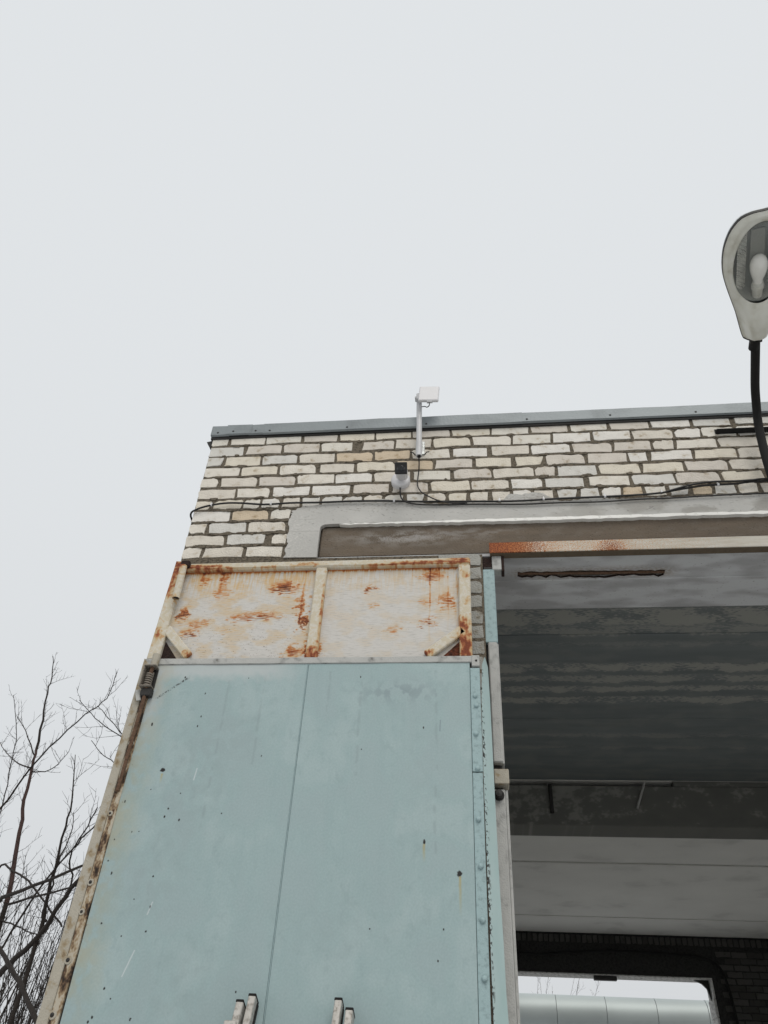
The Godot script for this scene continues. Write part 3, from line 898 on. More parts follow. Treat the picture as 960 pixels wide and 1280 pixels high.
	var dn := Vector3.DOWN
	var zf := -0.024; var zb := -0.274
	quad(st, Vector3(0.865, ys, zf), Vector3(groove[0][0], ys, zf), Vector3(groove[0][0], ys, zb), Vector3(0.865, ys, zb), dn)
	quad(st, Vector3(groove[-1][0], ys, zf), Vector3(6.9, ys, zf), Vector3(6.9, ys, zb), Vector3(groove[-1][0], ys, zb), dn)
	var gs := begin()
	for k in groove.size() - 1:
		var a: Array = groove[k]; var b: Array = groove[k + 1]
		quad(st, Vector3(a[0], ys, zf), Vector3(b[0], ys, zf), Vector3(b[0], ys, b[1]), Vector3(a[0], ys, a[1]), dn)
		quad(st, Vector3(a[0], ys, a[2]), Vector3(b[0], ys, b[2]), Vector3(b[0], ys, zb), Vector3(a[0], ys, zb), dn)
		for s in [1, 2]:
			quad(gs, Vector3(a[0], ys, a[s]), Vector3(b[0], ys, b[s]), Vector3(b[0], ys + 0.013, b[s]), Vector3(a[0], ys + 0.013, a[s]), Vector3(0, 0, -1 if s == 1 else 1))
	quad(st, Vector3(0.865, ys, zf), Vector3(6.9, ys, zf), Vector3(6.9, ys + 0.02, zf), Vector3(0.865, ys + 0.02, zf), Vector3(0, 0, 1))
	put("soffit", st, M.soffit, lin)
	put("spalled_groove", gs, M.dark_rust, lin)
	st = begin()
	var bar_pts: Array = []
	for k in 12: bar_pts.append(Vector3(2.075 + k * 0.079, ys + 0.006 + rng.randf_range(-0.002, 0.002), -0.218 - 0.012 * k / 11.0))
	tube(st, bar_pts, 0.009, 0.009, 7)
	put("reinforcing_bar", st, M.rod, lin)
	st = begin()
	box(st, Vector3(0.862, 4.342, -0.62), Vector3(6.9, 4.60, -0.282), 0.010)
	put("lintel", st, M.soffit, hall)
	lay()
	# plaster round the lintel: an uneven sheet with a ragged upper edge, the lintel's face left bare
	lay(Vector3(1 / 7.4, 0, 0), -0.6 / 7.4, Vector3(0, -1 / 0.55, 0), 4.85 / 0.55)
	st = begin()
	var edge_pts := [[0.662, 4.345], [0.658, 4.40], [0.668, 4.455], [0.655, 4.52], [0.662, 4.583], [0.652, 4.635], [0.660, 4.69], [0.668, 4.72], [0.705, 4.745], [0.745, 4.750], [0.813, 4.763], [0.90, 4.770], [0.994, 4.783], [1.12, 4.790], [1.252, 4.790], [1.36, 4.775], [1.458, 4.760], [1.56, 4.742], [1.66, 4.738], [1.76, 4.742], [1.859, 4.745]]
	var x := 1.95
	while x < 7.9:
		edge_pts.append([x, 4.735 + rng.randf_range(-0.010, 0.012)])
		x += rng.randf_range(0.03, 0.09)
	for q in [[2.02, 2.30, 4.80]]:
		for p in edge_pts:
			if p[0] > q[0] and p[0] < q[1]: p[1] = q[2] + rng.randf_range(-0.012, 0.01)
	var fine_edge := PackedVector2Array()
	for k in edge_pts.size() - 1:
		for s in 4:
			fine_edge.append(Vector2(edge_pts[k][0], edge_pts[k][1]).lerp(Vector2(edge_pts[k + 1][0], edge_pts[k + 1][1]), s / 4.0) + Vector2(rng.randf_range(-0.010, 0.008) if edge_pts[k][0] < 0.7 else rng.randf_range(-0.003, 0.003), rng.randf_range(-0.006, 0.006)))
	var poly := fine_edge.duplicate()
	poly.append(Vector2(7.89, 4.735)); poly.append(Vector2(7.89, 4.612))
	for p in [Vector2(0.93, 4.602), Vector2(0.886, 4.599), Vector2(0.868, 4.588), Vector2(0.860, 4.57), Vector2(0.860, 4.44), Vector2(0.862, 4.345)]: poly.append(p)
	prism(st, poly, -0.024, 0.0055, 0.003)
	put("plaster", st, M.plaster, hall)
	# white sealant along the top of the lintel
	lay()
	st = begin()
	var seal := PackedVector2Array()
	x = 0.98
	while x < 6.9:
		seal.append(Vector2(x, 4.599 + 0.006 * sm(1.0, 2.2, x) + rng.randf_range(-0.003, 0.003)))
		x += rng.randf_range(0.02, 0.05)
	x = 6.88
	while x > 1.0:
		seal.append(Vector2(x, 4.592 - 0.008 * sm(1.0, 2.2, x) + rng.randf_range(-0.004, 0.003)))
		x -= rng.randf_range(0.02, 0.05)
	prism(st, seal, -0.0235, 0.007, 0.0)
	put("sealant", st, M.white_seal, hall)
	# roof edge flashing in lengths, dark batten beneath
	slab_box("batten", Vector3(-0.012, 5.400, -0.05), Vector3(7.9, 5.432, 0.012), M.dark_metal, hall, 0.002)
	var laps := [-0.012, 0.10, 0.262, 0.365, 2.146, 4.1, 6.0, 7.91]
	for k in laps.size() - 1:
		st = begin()
		var f0: float = laps[k]; var f1: float = laps[k + 1] + 0.02
		var y0 := 5.424 + rng.randf_range(-0.003, 0.003)
		var zf2 := 0.030 + 0.003 * (k % 2)
		var pl := PackedVector2Array()
		var cells := maxi(1, int((f1 - f0) / 0.16))
		for i in cells + 1: pl.append(Vector2(lerpf(f0, f1, i / float(cells)), y0 + rng.randf_range(-0.002, 0.0022)))
		for i in cells + 1: pl.append(Vector2(lerpf(f1, f0, i / float(cells)), 5.510 + 0.002 * (k % 2) + rng.randf_range(-0.002, 0.003)))
		prism(st, pl, zf2 - 0.003, zf2, 0.0)
		quad(st, Vector3(f0, y0, zf2), Vector3(f1, y0, zf2), Vector3(f1, y0 - 0.006, zf2 - 0.014), Vector3(f0, y0 - 0.006, zf2 - 0.014), Vector3(0, -1, 0.3))
		box(st, Vector3(f0, 5.503 + 0.001 * (k % 2), -0.35), Vector3(f1, 5.508 + 0.002 * (k % 2), zf2 - 0.004), 0.0)
		var sheet := put("flashing", st, M.flash, hall)
		for i in maxi(1, int((f1 - f0) / 0.55)):
			st = begin()
			lathe(st, [[0.0, 0.004], [0.006, 0.003], [0.008, 0.0]], Transform3D(Basis(Vector3.RIGHT, PI / 2), Vector3(f0 + 0.05 + i * 0.55, y0 + 0.022 + rng.randf_range(-0.004, 0.004), zf2)), 8, -1)
			put("screw", st, M.dark_metal, sheet)
	st = begin()
	prism(st, PackedVector2Array([Vector2(-0.045, 5.395), Vector2(-0.005, 5.405), Vector2(-0.008, 5.330)]), -0.03, -0.010, 0.0)
	put("bent_flashing_end", st, M.dark_metal, hall)
	slab_box("roof", Vector3(0.02, 4.95, -12.05), Vector3(7.88, 5.49, -0.36), M.concrete, hall)
	# ceiling slabs; joints every metre and a half
	lay(Vector3(1 / 6.9, 0, 0), -0.5 / 6.9, Vector3(0, 0, -1 / 3.8), -0.7 / 3.8)
	for q in [[-0.624, -1.522], [-1.538, -2.995], [-3.010, -4.50]]:
		st = begin()
		box(st, Vector3(0.501, 4.69, q[1]), Vector3(7.399, 4.90, q[0]), 0.006)
		put("ceiling_slab", st, M.bay, hall)
	lay()
	for q in [[-4.506, -5.970, 0.0], [-5.995, -7.465, 0.008], [-7.492, -9.055, -0.006], [-9.082, -10.485, 0.006], [-10.512, -11.679, -0.003]]:
		slab_box("ceiling_slab", Vector3(0.501, 4.69 + q[2], q[1]), Vector3(7.399, 4.90, q[0]), M.whitewash, hall, 0.006)
	# cross beam
	lay(Vector3(1 / 6.9, 0, 0), -0.5 / 6.9, Vector3(0, -1 / 0.48, 0), 4.68 / 0.48)
	st = begin()
	box(st, Vector3(0.501, 4.225, -4.86), Vector3(7.399, 4.635, -4.50), 0.008)
	box(st, Vector3(0.501, 4.636, -4.86), Vector3(7.399, 4.689, -4.72), 0.0)
	var beam := put("beam", st, M.beam, hall)
	st = begin()
	box(st, Vector3(3.80, 4.636, -4.60), Vector3(7.399, 4.688, -4.502), 0.004)
	put("grout", st, M.beam, beam)
	lay()
	slab_box("bracket_plate", Vector3(2.52, 4.34, -4.499), Vector3(2.555, 4.64, -4.46), M.dark_metal, beam)
	st = begin()
	tube(st, [Vector3(3.50, 4.65, -4.44), Vector3(3.39, 4.39, -4.47)], 0.013, 0.013, 6)
	put("hanger_rod", st, M.pale_paint, beam)
	# far wall and its gateway
	st = begin()
	box(st, Vector3(0.501, 4.07, -12.05), Vector3(7.399, 4.90, -11.682), 0.0)
	box(st, Vector3(5.573, 0, -12.05), Vector3(7.399, 4.069, -11.682), 0.0)
	box(st, Vector3(0.501, 0, -12.05), Vector3(1.55, 4.069, -11.682), 0.0)
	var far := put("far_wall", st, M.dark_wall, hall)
	var bx := 1.9
	while bx < 7.2:
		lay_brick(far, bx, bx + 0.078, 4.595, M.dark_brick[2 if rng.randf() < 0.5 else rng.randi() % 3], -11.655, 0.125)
		bx += 0.094
	for r in 12:
		var yy := 4.42 - r * 0.098
		bx = 5.70 + (0.131 if r % 2 else 0.0)
		while bx < 7.2:
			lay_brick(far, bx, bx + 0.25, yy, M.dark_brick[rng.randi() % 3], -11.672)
			bx += 0.262
	slab_box("gateway_header", Vector3(1.551, 4.052, -12.06), Vector3(5.572, 4.0685, -11.675), M.reveal, far, 0.002)
	st = begin()
	for k in 16:                                        # uneven plastered reveal, knocked about at its edge
		var ya := 4.05 - k * 0.27
		box(st, Vector3(5.535 + rng.randf_range(-0.012, 0.012), ya - 0.268, -12.055), Vector3(5.572, ya, -11.674 + rng.randf_range(-0.012, 0.004)), 0.012)
	put("gateway_jamb", st, M.reveal, far)
	slab_box("lock_box", Vector3(3.64, 3.985, -11.80), Vector3(4.02, 4.049, -11.70), M.dark_metal, far)
	st = begin()
	prism(st, PackedVector2Array([Vector2(5.30, 4.05), Vector2(5.535, 4.05), Vector2(5.535, 3.74), Vector2(5.49, 3.93), Vector2(5.42, 4.0)]), -11.85, -11.80, 0.0)
	put("corner_gusset", st, M.dark_metal, far)
	st = begin()
	var wire: Array = []
	for q in [[1.6, 4.40], [2.6, 4.33], [3.2, 4.37], [4.0, 4.42], [4.9, 4.40], [5.45, 4.36], [5.72, 4.22], [5.80, 3.9], [5.83, 3.3], [5.86, 1.5]]: wire.append(Vector3(q[0], q[1], -11.64))
	tube(st, smooth_path(wire), 0.022, 0.022, 7)
	put("conduit", st, M.black, far)
	var fl := slab_box("floor", Vector3(0.501, -0.1, -12.05), Vector3(7.399, 0.012, -0.3), M.floor, hall)
	fl.set_meta("kind", "structure")

func gate_frame():
	var f := thing("gateway_portal", "painted steel post and rusty white angle framing the gateway", "gate frame", Vector3(1.89, 0, 0))
	var o := f.position
	var st := begin()
	box(st, Vector3(1.859, 3.745, -0.085) - o, Vector3(1.926, 4.232, 0.0) - o, 0.004)
	put("post", st, M.blue_paint, f)
	st = begin()
	box(st, Vector3(1.872, 3.075, -0.085) - o, Vector3(1.921, 3.742, 0.012) - o, 0.006)
	box(st, Vector3(1.915, 3.075, -0.10) - o, Vector3(1.928, 3.742, -0.01) - o, 0.003)
	put("post", st, M.pale_paint, f)
	st = begin()
	box(st, Vector3(1.868, 0.0, -0.085) - o, Vector3(1.922, 2.945, 0.006) - o, 0.004)
	box(st, Vector3(1.9225, 0.0, -0.10) - o, Vector3(1.936, 2.945, -0.004) - o, 0.003)
	put("post", st, M.pale_paint, f)
	st = begin()
	box(st, Vector3(1.862, 2.945, -0.11) - o, Vector3(1.915, 3.85, -0.03) - o, 0.003)
	put("post_core", st, M.dark_metal, f)
	st = begin()
	box(st, Vector3(1.872, 2.962, -0.06) - o, Vector3(1.944, 3.035, 0.030) - o, 0.004)
	put("hinge", st, M.beige_paint, f)
	st = begin()
	lathe(st, [[0.0, 0.03], [0.016, 0.028], [0.020, 0.022], [0.020, 0.0], [0.026, 0.0], [0.026, -0.005]], Transform3D(Basis(Vector3.RIGHT, PI / 2), Vector3(1.893, 2.915, 0.012) - o), 12, -1)
	put("bolt", st, M.dark_metal, f)
	# angle over the opening
	lay(Vector3(1 / 4.0, 0, 0), (o.x - 1.9) / 4.0, Vector3(0, -1 / 0.075, 0), 4.402 / 0.075)
	st = begin()
	box(st, Vector3(1.902, 4.3275, 0.024) - o, Vector3(5.9, 4.402, 0.031) - o, 0.002)
	put("angle", st, M.rail, f)
	lay()
	st = begin()
	box(st, Vector3(1.905, 4.3265, -0.030) - o, Vector3(5.9, 4.3335, 0.0235) - o, 0.002)
	put("angle_leg", st, M.angle_leg, f)
	st = begin()
	box(st, Vector3(1.915, 4.225, -0.055) - o, Vector3(1.972, 4.325, 0.002) - o, 0.004)
	put("bracket", st, M.pale_paint, f)
	st = begin()
	box(st, Vector3(1.968, 4.215, -0.06) - o, Vector3(1.985, 4.325, 0.004) - o, 0.003)
	box(st, Vector3(1.86, 4.25, -0.05) - o, Vector3(1.93, 4.325, -0.012) - o, 0.003)
	put("bracket_stop", st, M.dark_rust, f)
	st = begin()
	box(st, Vector3(1.865, 4.2345, -0.09) - o, Vector3(1.92, 4.2495, -0.004) - o, 0.002)
	put("post_cap", st, M.dark_metal, f)

func bolt(parent: Node, p: Vector3, r: float, m: Material, washer: Material = null):
	var st := begin()
	var xf := Transform3D(Basis(Vector3.RIGHT, PI / 2).rotated(Vector3.BACK, rng.randf() * TAU), p)
	lathe(st, [[0.0, r * 0.9], [r * 0.55, r * 0.85], [r * 0.92, r * 0.5], [r, 0.0]], xf, 10)
	var o := put("bolt", st, m, parent)
	if washer:
		st = begin()
		lathe(st, [[0.0, 0.004], [r * 1.7, 0.004], [r * 1.9, 0.0]], xf, 9, -1)
		put("washer", st, washer, o)

func gate_leaf():
	var leaf := thing("gate_leaf", "tall pale blue sheet metal gate leaf with a rusty cream top panel", "gate", Vector3(0.93, 0, 0.15))
	var o := leaf.position
	var st := begin()
	# two steel sheets, slightly wavy, in the painted lower part
	lay(Vector3(1 / 1.8, 0, 0), o.x / 1.8, Vector3(0, -1 / 3.6, 0), 1.0)
	var wav := FastNoiseLite.new(); wav.seed = 9; wav.frequency = 1.1
	for q in [[0.094, 0.9265], [0.9335, 1.771]]:
		st = begin()
		var nx := 14; var ny := 44
		for i in nx:
			for j in ny:
				var c: Array = []
				for e in [[0, 0], [1, 0], [1, 1], [0, 1]]:
					var u: float = (i + e[0]) / float(nx); var v: float = (j + e[1]) / float(ny)
					var px := lerpf(q[0], q[1], u); var py := lerpf(0.06, 3.54, v)
					c.append(Vector3(px, py, 0.150 + wav.get_noise_2d(px * 1.5, py) * 0.008 * sin(u * PI)) - o)
				quad(st, c[0], c[1], c[2], c[3], Vector3(0, 0, 1), 0)
		for e in [q[0], q[1]]:
			quad(st, Vector3(e, 0.06, 0.150) - o, Vector3(e, 3.54, 0.150) - o, Vector3(e, 3.54, 0.142) - o, Vector3(e, 0.06, 0.142) - o, Vector3(1 if e == q[1] else -1, 0, 0))
		put("sheet", st, M.gate, leaf)
	lay()
	st = begin()
	prism(st, PackedVector2Array([Vector2(0.9277 - o.x, 0.06), Vector2(0.9316 - o.x, 0.06), Vector2(0.9324 - o.x, 1.8), Vector2(0.9316 - o.x, 3.54), Vector2(0.9277 - o.x, 3.54), Vector2(0.9285 - o.x, 1.9)]), -0.006, 0.0022, 0.001)
	put("seam", st, M.blue_paint, leaf)
	st = begin()
	box(st, Vector3(0.03, 0.05, 0.06) - o, Vector3(1.80, 3.54, 0.1415) - o, 0.003)
	put("backing_frame", st, M.dark_metal, leaf)
	# top cap of the lower part
	st = begin()
	box(st, Vector3(0.026, 3.541, 0.075) - o, Vector3(1.802, 3.577, 0.157) - o, 0.003)
	put("cap_strip", st, M.pale_paint, leaf)
	st = begin()
	box(st, Vector3(1.782, 3.515, 0.10) - o, Vector3(1.822, 3.577, 0.163) - o, 0.003)
	put("stop_block", st, M.pale_paint, leaf)
	bolt(leaf, Vector3(1.805, 3.545, 0.163) - o, 0.006, M.dark_metal)
	# bolted edge on the far side from the hinges: outer flange and rusty bar
	st = begin()
	prism(st, PackedVector2Array([Vector2(-0.040, 0.06) - Vector2(o.x, 0), Vector2(0.020, 0.06) - Vector2(o.x, 0), Vector2(0.066, 3.54) - Vector2(o.x, 0), Vector2(0.024, 3.58) - Vector2(o.x, 0)]), -0.05, 0.008, 0.003)
	put("edge_flange", st, M.beige_paint, leaf)
	lay(Vector3(10, 0, 0), o.x * 10, Vector3(0, -1 / 3.6, 0), 1.0)
	st = begin()
	prism(st, PackedVector2Array([Vector2(0.021, 0.06) - Vector2(o.x, 0), Vector2(0.060, 0.06) - Vector2(o.x, 0), Vector2(0.104, 3.54) - Vector2(o.x, 0), Vector2(0.0675, 3.54) - Vector2(o.x, 0)]), -0.02, 0.005, 0.002)
	put("edge_bar", st, M.bar, leaf)
	lay()
	for q in [[0.078, 3.102], [0.068, 2.757], [0.064, 2.455], [0.060, 2.335], [0.058, 2.150], [0.055, 1.955], [0.053, 1.70], [0.05, 1.4]]:
		bolt(leaf, Vector3(q[0], q[1], 0.155) - o, rng.randf_range(0.007, 0.010), M.dark_metal, M.beige_paint)
	# sprung bolt in its cage, with the long rod below
	var cage := Node3D.new()
	cage.name = "spring_latch"
	leaf.add_child(cage, true)
	st = begin()
	box(st, Vector3(0.056, 3.400, 0.152) - o, Vector3(0.063, 3.510, 0.205) - o, 0.002)
	box(st, Vector3(0.056, 3.5105, 0.152) - o, Vector3(0.122, 3.517, 0.205) - o, 0.002)
	box(st, Vector3(0.056, 3.393, 0.152) - o, Vector3(0.122, 3.3995, 0.205) - o, 0.002)
	put("bracket", st, M.old_steel, cage)
	st = begin()
	box(st, Vector3(0.064, 3.402, 0.150) - o, Vector3(0.121, 3.508, 0.156) - o, 0.001)
	box(st, Vector3(0.068, 3.345, 0.152) - o, Vector3(0.125, 3.388, 0.19) - o, 0.004)
	put("latch_plate", st, M.dark_metal, cage)
	st = begin()
	var helix: Array = []
	for k in 73: helix.append(Vector3(0.092 + 0.017 * cos(k * TAU / 12), 3.402 + 0.075 * k / 72.0, 0.180 + 0.017 * sin(k * TAU / 12)) - o)
	tube(st, helix, 0.0045, 0.0045, 5)
	put("spring", st, M.old_steel, cage)
	st = begin()
	tube(st, smooth_path([Vector3(0.100, 3.585, 0.180) - o, Vector3(0.093, 3.48, 0.180) - o, Vector3(0.092, 3.34, 0.178) - o, Vector3(0.088, 3.25, 0.172) - o, Vector3(0.083, 3.08, 0.168) - o, Vector3(0.078, 2.86, 0.165) - o]), 0.011, 0.009, 8)
	put("rod", st, M.rod, cage)
	st = begin()
	tube(st, [Vector3(0.098, 3.590, 0.172) - o, Vector3(0.097, 3.522, 0.172) - o], 0.022, 0.020, 9)
	put("rod_guide", st, M.beige_paint, cage)
	st = begin()
	box(st, Vector3(-0.010, -0.032, -0.004), Vector3(0.014, 0.032, 0.004), 0.002, Transform3D(Basis(Vector3(0, 0, 1), 0.35) * Basis(Vector3.UP, 0.3), Vector3(0.052, 3.352, 0.175) - o))
	put("flag_plate", st, M.pale_paint, cage)
	# strap along the hinge side
	st = begin()
	box(st, Vector3(1.773, 2.972, 0.142) - o, Vector3(1.8215, 3.508, 0.156) - o, 0.002)
	put("strap", st, M.blue_paint, leaf)
	st = begin()
	box(st, Vector3(1.773, 0.06, 0.142) - o, Vector3(1.8195, 2.968, 0.1525) - o, 0.002)
	put("strap", st, M.blue_paint, leaf)
	for q in [[1.794, 3.352], [1.800, 3.300], [1.794, 3.155], [1.797, 2.985], [1.794, 2.755], [1.798, 2.558], [1.799, 2.348], [1.800, 2.140], [1.80, 1.93], [1.80, 1.6]]:
		bolt(leaf, Vector3(q[0], q[1], 0.155) - o, 0.0125, M.blue_paint)
	# bent cover flap beside the post, chipped along its fold
	lay(Vector3(1 / 0.09, 0, 0), (o.x - 1.81) / 0.09, Vector3(0, -1 / 3.6, 0), 1.0)
	st = begin()
	var fl := [[3.575, 1.850, 1.852], [3.53, 1.834, 1.864], [3.35, 1.826, 1.868], [3.19, 1.824, 1.869], [2.90, 1.823, 1.871], [2.70, 1.824, 1.873], [2.455, 1.825, 1.876], [2.286, 1.827, 1.881], [2.10, 1.828, 1.883], [2.0, 1.829, 1.887], [1.0, 1.829, 1.893], [0.06, 1.829, 1.895]]
	for k in fl.size() - 1:
		var a: Array = fl[k]; var b: Array = fl[k + 1]
		for s in 2:
			var dz := -0.005 * s
			var c: Array = [Vector3(a[1], a[0], 0.150 + dz) - o, Vector3(a[2], a[0], 0.118 + dz) - o, Vector3(b[2], b[0], 0.118 + dz) - o, Vector3(b[1], b[0], 0.150 + dz) - o]
			quad(st, c[0], c[1], c[2], c[3], Vector3(0.5, 0, 1 - 2 * s), 0)
		quad(st, Vector3(a[2], a[0], 0.118) - o, Vector3(a[2], a[0], 0.113) - o, Vector3(b[2], b[0], 0.113) - o, Vector3(b[2], b[0], 0.118) - o, Vector3(1, 0, 0))
		quad(st, Vector3(a[1], a[0], 0.150) - o, Vector3(a[1], a[0], 0.145) - o, Vector3(b[1], b[0], 0.145) - o, Vector3(b[1], b[0], 0.150) - o, Vector3(-1, 0, 0))
	put("cover_flap", st, M.flap, leaf)
	lay()
	# rusty transom: sheet in a frame of tubes with corner braces
	lay(Vector3(1 / 1.75, 0, 0), (o.x - 0.05) / 1.75, Vector3(0, -1 / 0.62, 0), 4.2 / 0.62)
	st = begin()
	box(st, Vector3(0.08, 3.578, 0.100) - o, Vector3(1.76, 4.19, 0.118) - o, 0.001)
	put("transom_sheet", st, M.transom, leaf)
	lay(Vector3(1 / 1.8, 0, 0), o.x / 1.8, Vector3(0, -1 / 0.70, 0), 4.25 / 0.70)
	st = begin()
	box(st, Vector3(0.110, 4.166, 0.080) - o, Vector3(1.789, 4.214, 0.152) - o, 0.010)
	put("top_rail", st, M.frame, leaf)
	st = begin()
	prism(st, PackedVector2Array([Vector2(0.030 - o.x, 3.578), Vector2(0.100 - o.x, 3.578), Vector2(0.112 - o.x, 4.232), Vector2(0.048 - o.x, 4.236)]), -0.07, 0.0, 0.006)
	put("side_rail", st, M.frame, leaf)
	st = begin()
	box(st, Vector3(0.905, 3.578, 0.082) - o, Vector3(0.968, 4.166, 0.148) - o, 0.006)
	put("middle_rail", st, M.frame, leaf)
	st = begin()
	box(st, Vector3(1.722, 3.578, 0.080) - o, Vector3(1.787, 4.166, 0.149) - o, 0.006)
	put("side_rail", st, M.frame, leaf)
	st = begin()
	tube(st, [Vector3(0.119, 4.172, 0.182) - o, Vector3(0.124, 3.945, 0.182) - o], 0.021, 0.021, 12, false)
	put("hinge_sleeve", st, M.frame, leaf)
	lay()
	st = begin()
	tube(st, [Vector3(0.121, 4.16, 0.182) - o, Vector3(0.124, 3.952, 0.182) - o], 0.014, 0.014, 10)
	box(st, Vector3(0.095, 4.17, 0.150) - o, Vector3(0.150, 4.215, 0.185) - o, 0.010)
	put("sleeve_pin", st, M.dark_rust, leaf)
	lay(Vector3(1 / 1.8, 0, 0), o.x / 1.8, Vector3(0, -1 / 0.70, 0), 4.25 / 0.70)
	for q in [[Vector3(0.095, 3.775, 0.136), Vector3(0.258, 3.600, 0.136)], [Vector3(1.740, 3.745, 0.136), Vector3(1.55, 3.592, 0.136)]]:
		st = begin()
		var d: Vector3 = q[1] - q[0]
		var ang := atan2(d.y, d.x)
		box(st, Vector3(0, -0.026, -0.016), Vector3(d.length(), 0.026, 0.013), 0.005, Transform3D(Basis(Vector3.BACK, ang), q[0] - o))
		put("corner_brace", st, M.frame, leaf)
	lay()
	st = begin()
	prism(st, PackedVector2Array([Vector2(1.62 - o.x, 3.579), Vector2(1.722 - o.x, 3.579), Vector2(1.722 - o.x, 3.68)]), -0.031, -0.026, 0.0)
	put("corner_plate", st, M.rust, leaf)
	st = begin()
	prism(st, PackedVector2Array([Vector2(0.10 - o.x, 3.579), Vector2(0.20 - o.x, 3.579), Vector2(0.104 - o.x, 3.70)]), -0.031, -0.026, 0.0)
	put("corner_plate", st, M.dark_rust, leaf)

func lamp():
	var foot := Vector3(3.58, 4.75, 0.09)
	var l := thing("street_lamp", "old drop shaped street lamp on a black bent pipe", "street lamp", foot)
	var st := begin()
	var neck := Vector3(3.487, 5.35, 0.672) - foot
	tube(st, smooth_path([Vector3(3.583, 4.75, 0.10) - foot, Vector3(3.592, 4.95, 0.10) - foot, Vector3(3.606, 5.12, 0.102) - foot, Vector3(3.612, 5.24, 0.125) - foot, Vector3(3.602, 5.315, 0.20) - foot, Vector3(3.572, 5.342, 0.32) - foot, Vector3(3.530, 5.352, 0.50) - foot, neck + Vector3(-0.012, 0.005, 0.06)], 5), 0.026, 0.026, 12)
	put("pipe", st, M.black, l)
	st = begin()
	tube(st, [neck + Vector3(0.008, 0.004, -0.06), neck + Vector3(-0.004, 0.004, 0.012)], 0.031, 0.030, 12)
	put("clamp_sleeve", st, M.black, l)
	for q in [5.275]:
		st = begin()
		box(st, Vector3(3.385, q - 0.02, 0.004) - foot, Vector3(3.95, q + 0.02, 0.012) - foot, 0.002)
		box(st, Vector3(3.385, q - 0.02, 0.0125) - foot, Vector3(3.95, q - 0.013, 0.05) - foot, 0.002)
		put("wall_bracket", st, M.black, l)
	# head in its own frame: +z from neck to nose, x across
	var head := Node3D.new()
	head.name = "lamp_head"
	l.add_child(head, true)
	head.transform = Transform3D(Basis(Vector3.UP, atan2(-0.20, 0.98)), neck)
	var out := [[0.846, 0.0], [0.846, 0.05], [0.832, 0.102], [0.80, 0.136], [0.755, 0.163], [0.70, 0.181], [0.651, 0.190], [0.582, 0.193], [0.509, 0.187], [0.43, 0.170], [0.367, 0.153], [0.30, 0.134], [0.236, 0.116], [0.15, 0.097], [0.063, 0.077], [0.036, 0.063], [0.01, 0.028], [0.0, 0.0]]
	var ring: Array = []
	for p in out: ring.append(Vector2(-p[1], p[0]))
	for k in range(out.size() - 2, 0, -1): ring.append(Vector2(out[k][1], out[k][0]))
	var eased: Array = []
	for k in ring.size():
		var m := ring.size()
		for f in 2: eased.append((ring[k] as Vector2).cubic_interpolate(ring[(k + 1) % m], ring[(k + m - 1) % m], ring[(k + 2) % m], f / 2.0))
	ring = eased
	var n := ring.size()
	var lc := Vector2(0.0, 0.54)
	# lens opening seen from its centre
	var lens: Array = []
	for p in ring:
		var a := atan2(p.y - lc.y, p.x - lc.x)
		lens.append(lc + Vector2(cos(a) * 0.139, sin(a) * (0.252 if sin(a) > 0 else 0.243)))
	st = begin()
	var rows := 12
	var at := func(k: int, r: int) -> Vector3:
		var f := r / float(rows)
		var p: Vector2 = (ring[k % n] as Vector2).lerp(lens[k % n], f)
		if r == 0: p = lc + (p - lc) * 0.985
		var y := -0.004 - 0.020 * sm(0.0, 0.5, f)
		var back: float = sm(0.36, 0.16, p.y) * sm(0.02, 0.075, p.y) * sm(0.92, 0.40, absf(p.x) / (0.055 + 0.27 * p.y))
		y -= 0.075 * back
		if r == rows: y += 0.006
		return Vector3(p.x, y, p.y)
	for r in rows:
		for k in n: quad(st, at.call(k, r), at.call(k + 1, r), at.call(k + 1, r + 1), at.call(k, r + 1), Vector3.DOWN, 0)
	put("housing", st, M.lamp, head)
	st = begin()
	box(st, Vector3(-0.034, -0.020, -0.006), Vector3(0.034, -0.004, 0.022), 0.004)
	put("neck_plate", st, M.dark_metal, head)
	for sx in [-0.046, 0.046]:
		st = begin()
		lathe(st, [[0.0, -0.005], [0.005, -0.004], [0.006, 0.0]], Transform3D(Basis.IDENTITY, Vector3(sx, -0.010, 0.045)), 8, -1)
		put("screw", st, M.white_plastic, head)
	st = begin()
	for k in n:                                          # rim and the hood above it
		var a: Vector2 = ring[k]; var b: Vector2 = ring[(k + 1) % n]
		var o2 := Vector3(a.x + b.x, 0, a.y + b.y - 2 * lc.y)
		var ai := lc + (a - lc) * 0.965; var bi := lc + (b - lc) * 0.965
		quad(st, Vector3(a.x, -0.006, a.y), Vector3(b.x, -0.006, b.y), Vector3(b.x, 0.012, b.y), Vector3(a.x, 0.012, a.y), o2, 1)
		quad(st, Vector3(a.x, -0.006, a.y), Vector3(b.x, -0.006, b.y), Vector3(bi.x, -0.002, bi.y), Vector3(ai.x, -0.002, ai.y), Vector3.DOWN, 2)
	put("rim", st, M.dark_metal, head)
	st = begin()
	for k in n:
		for r in 5:
			var q: Array = []
			for e in [[k, r], [k + 1, r], [k + 1, r + 1], [k, r + 1]]:
				var p: Vector2 = ring[e[0] % n]
				var f := cos(e[1] / 5.0 * PI / 2)
				var c := Vector2(0, 0.45) + (p - Vector2(0, 0.45)) * f * 0.985
				q.append(Vector3(c.x, 0.012 + 0.135 * sin(e[1] / 5.0 * PI / 2), c.y))
			quad(st, q[0], q[1], q[2], q[3], Vector3(q[0].x, 0.1, q[0].z - 0.45), 0)
	put("hood", st, M.galv, head)
	# inside: bowl, ribbed reflector wings, plate, bulb
	st = begin()
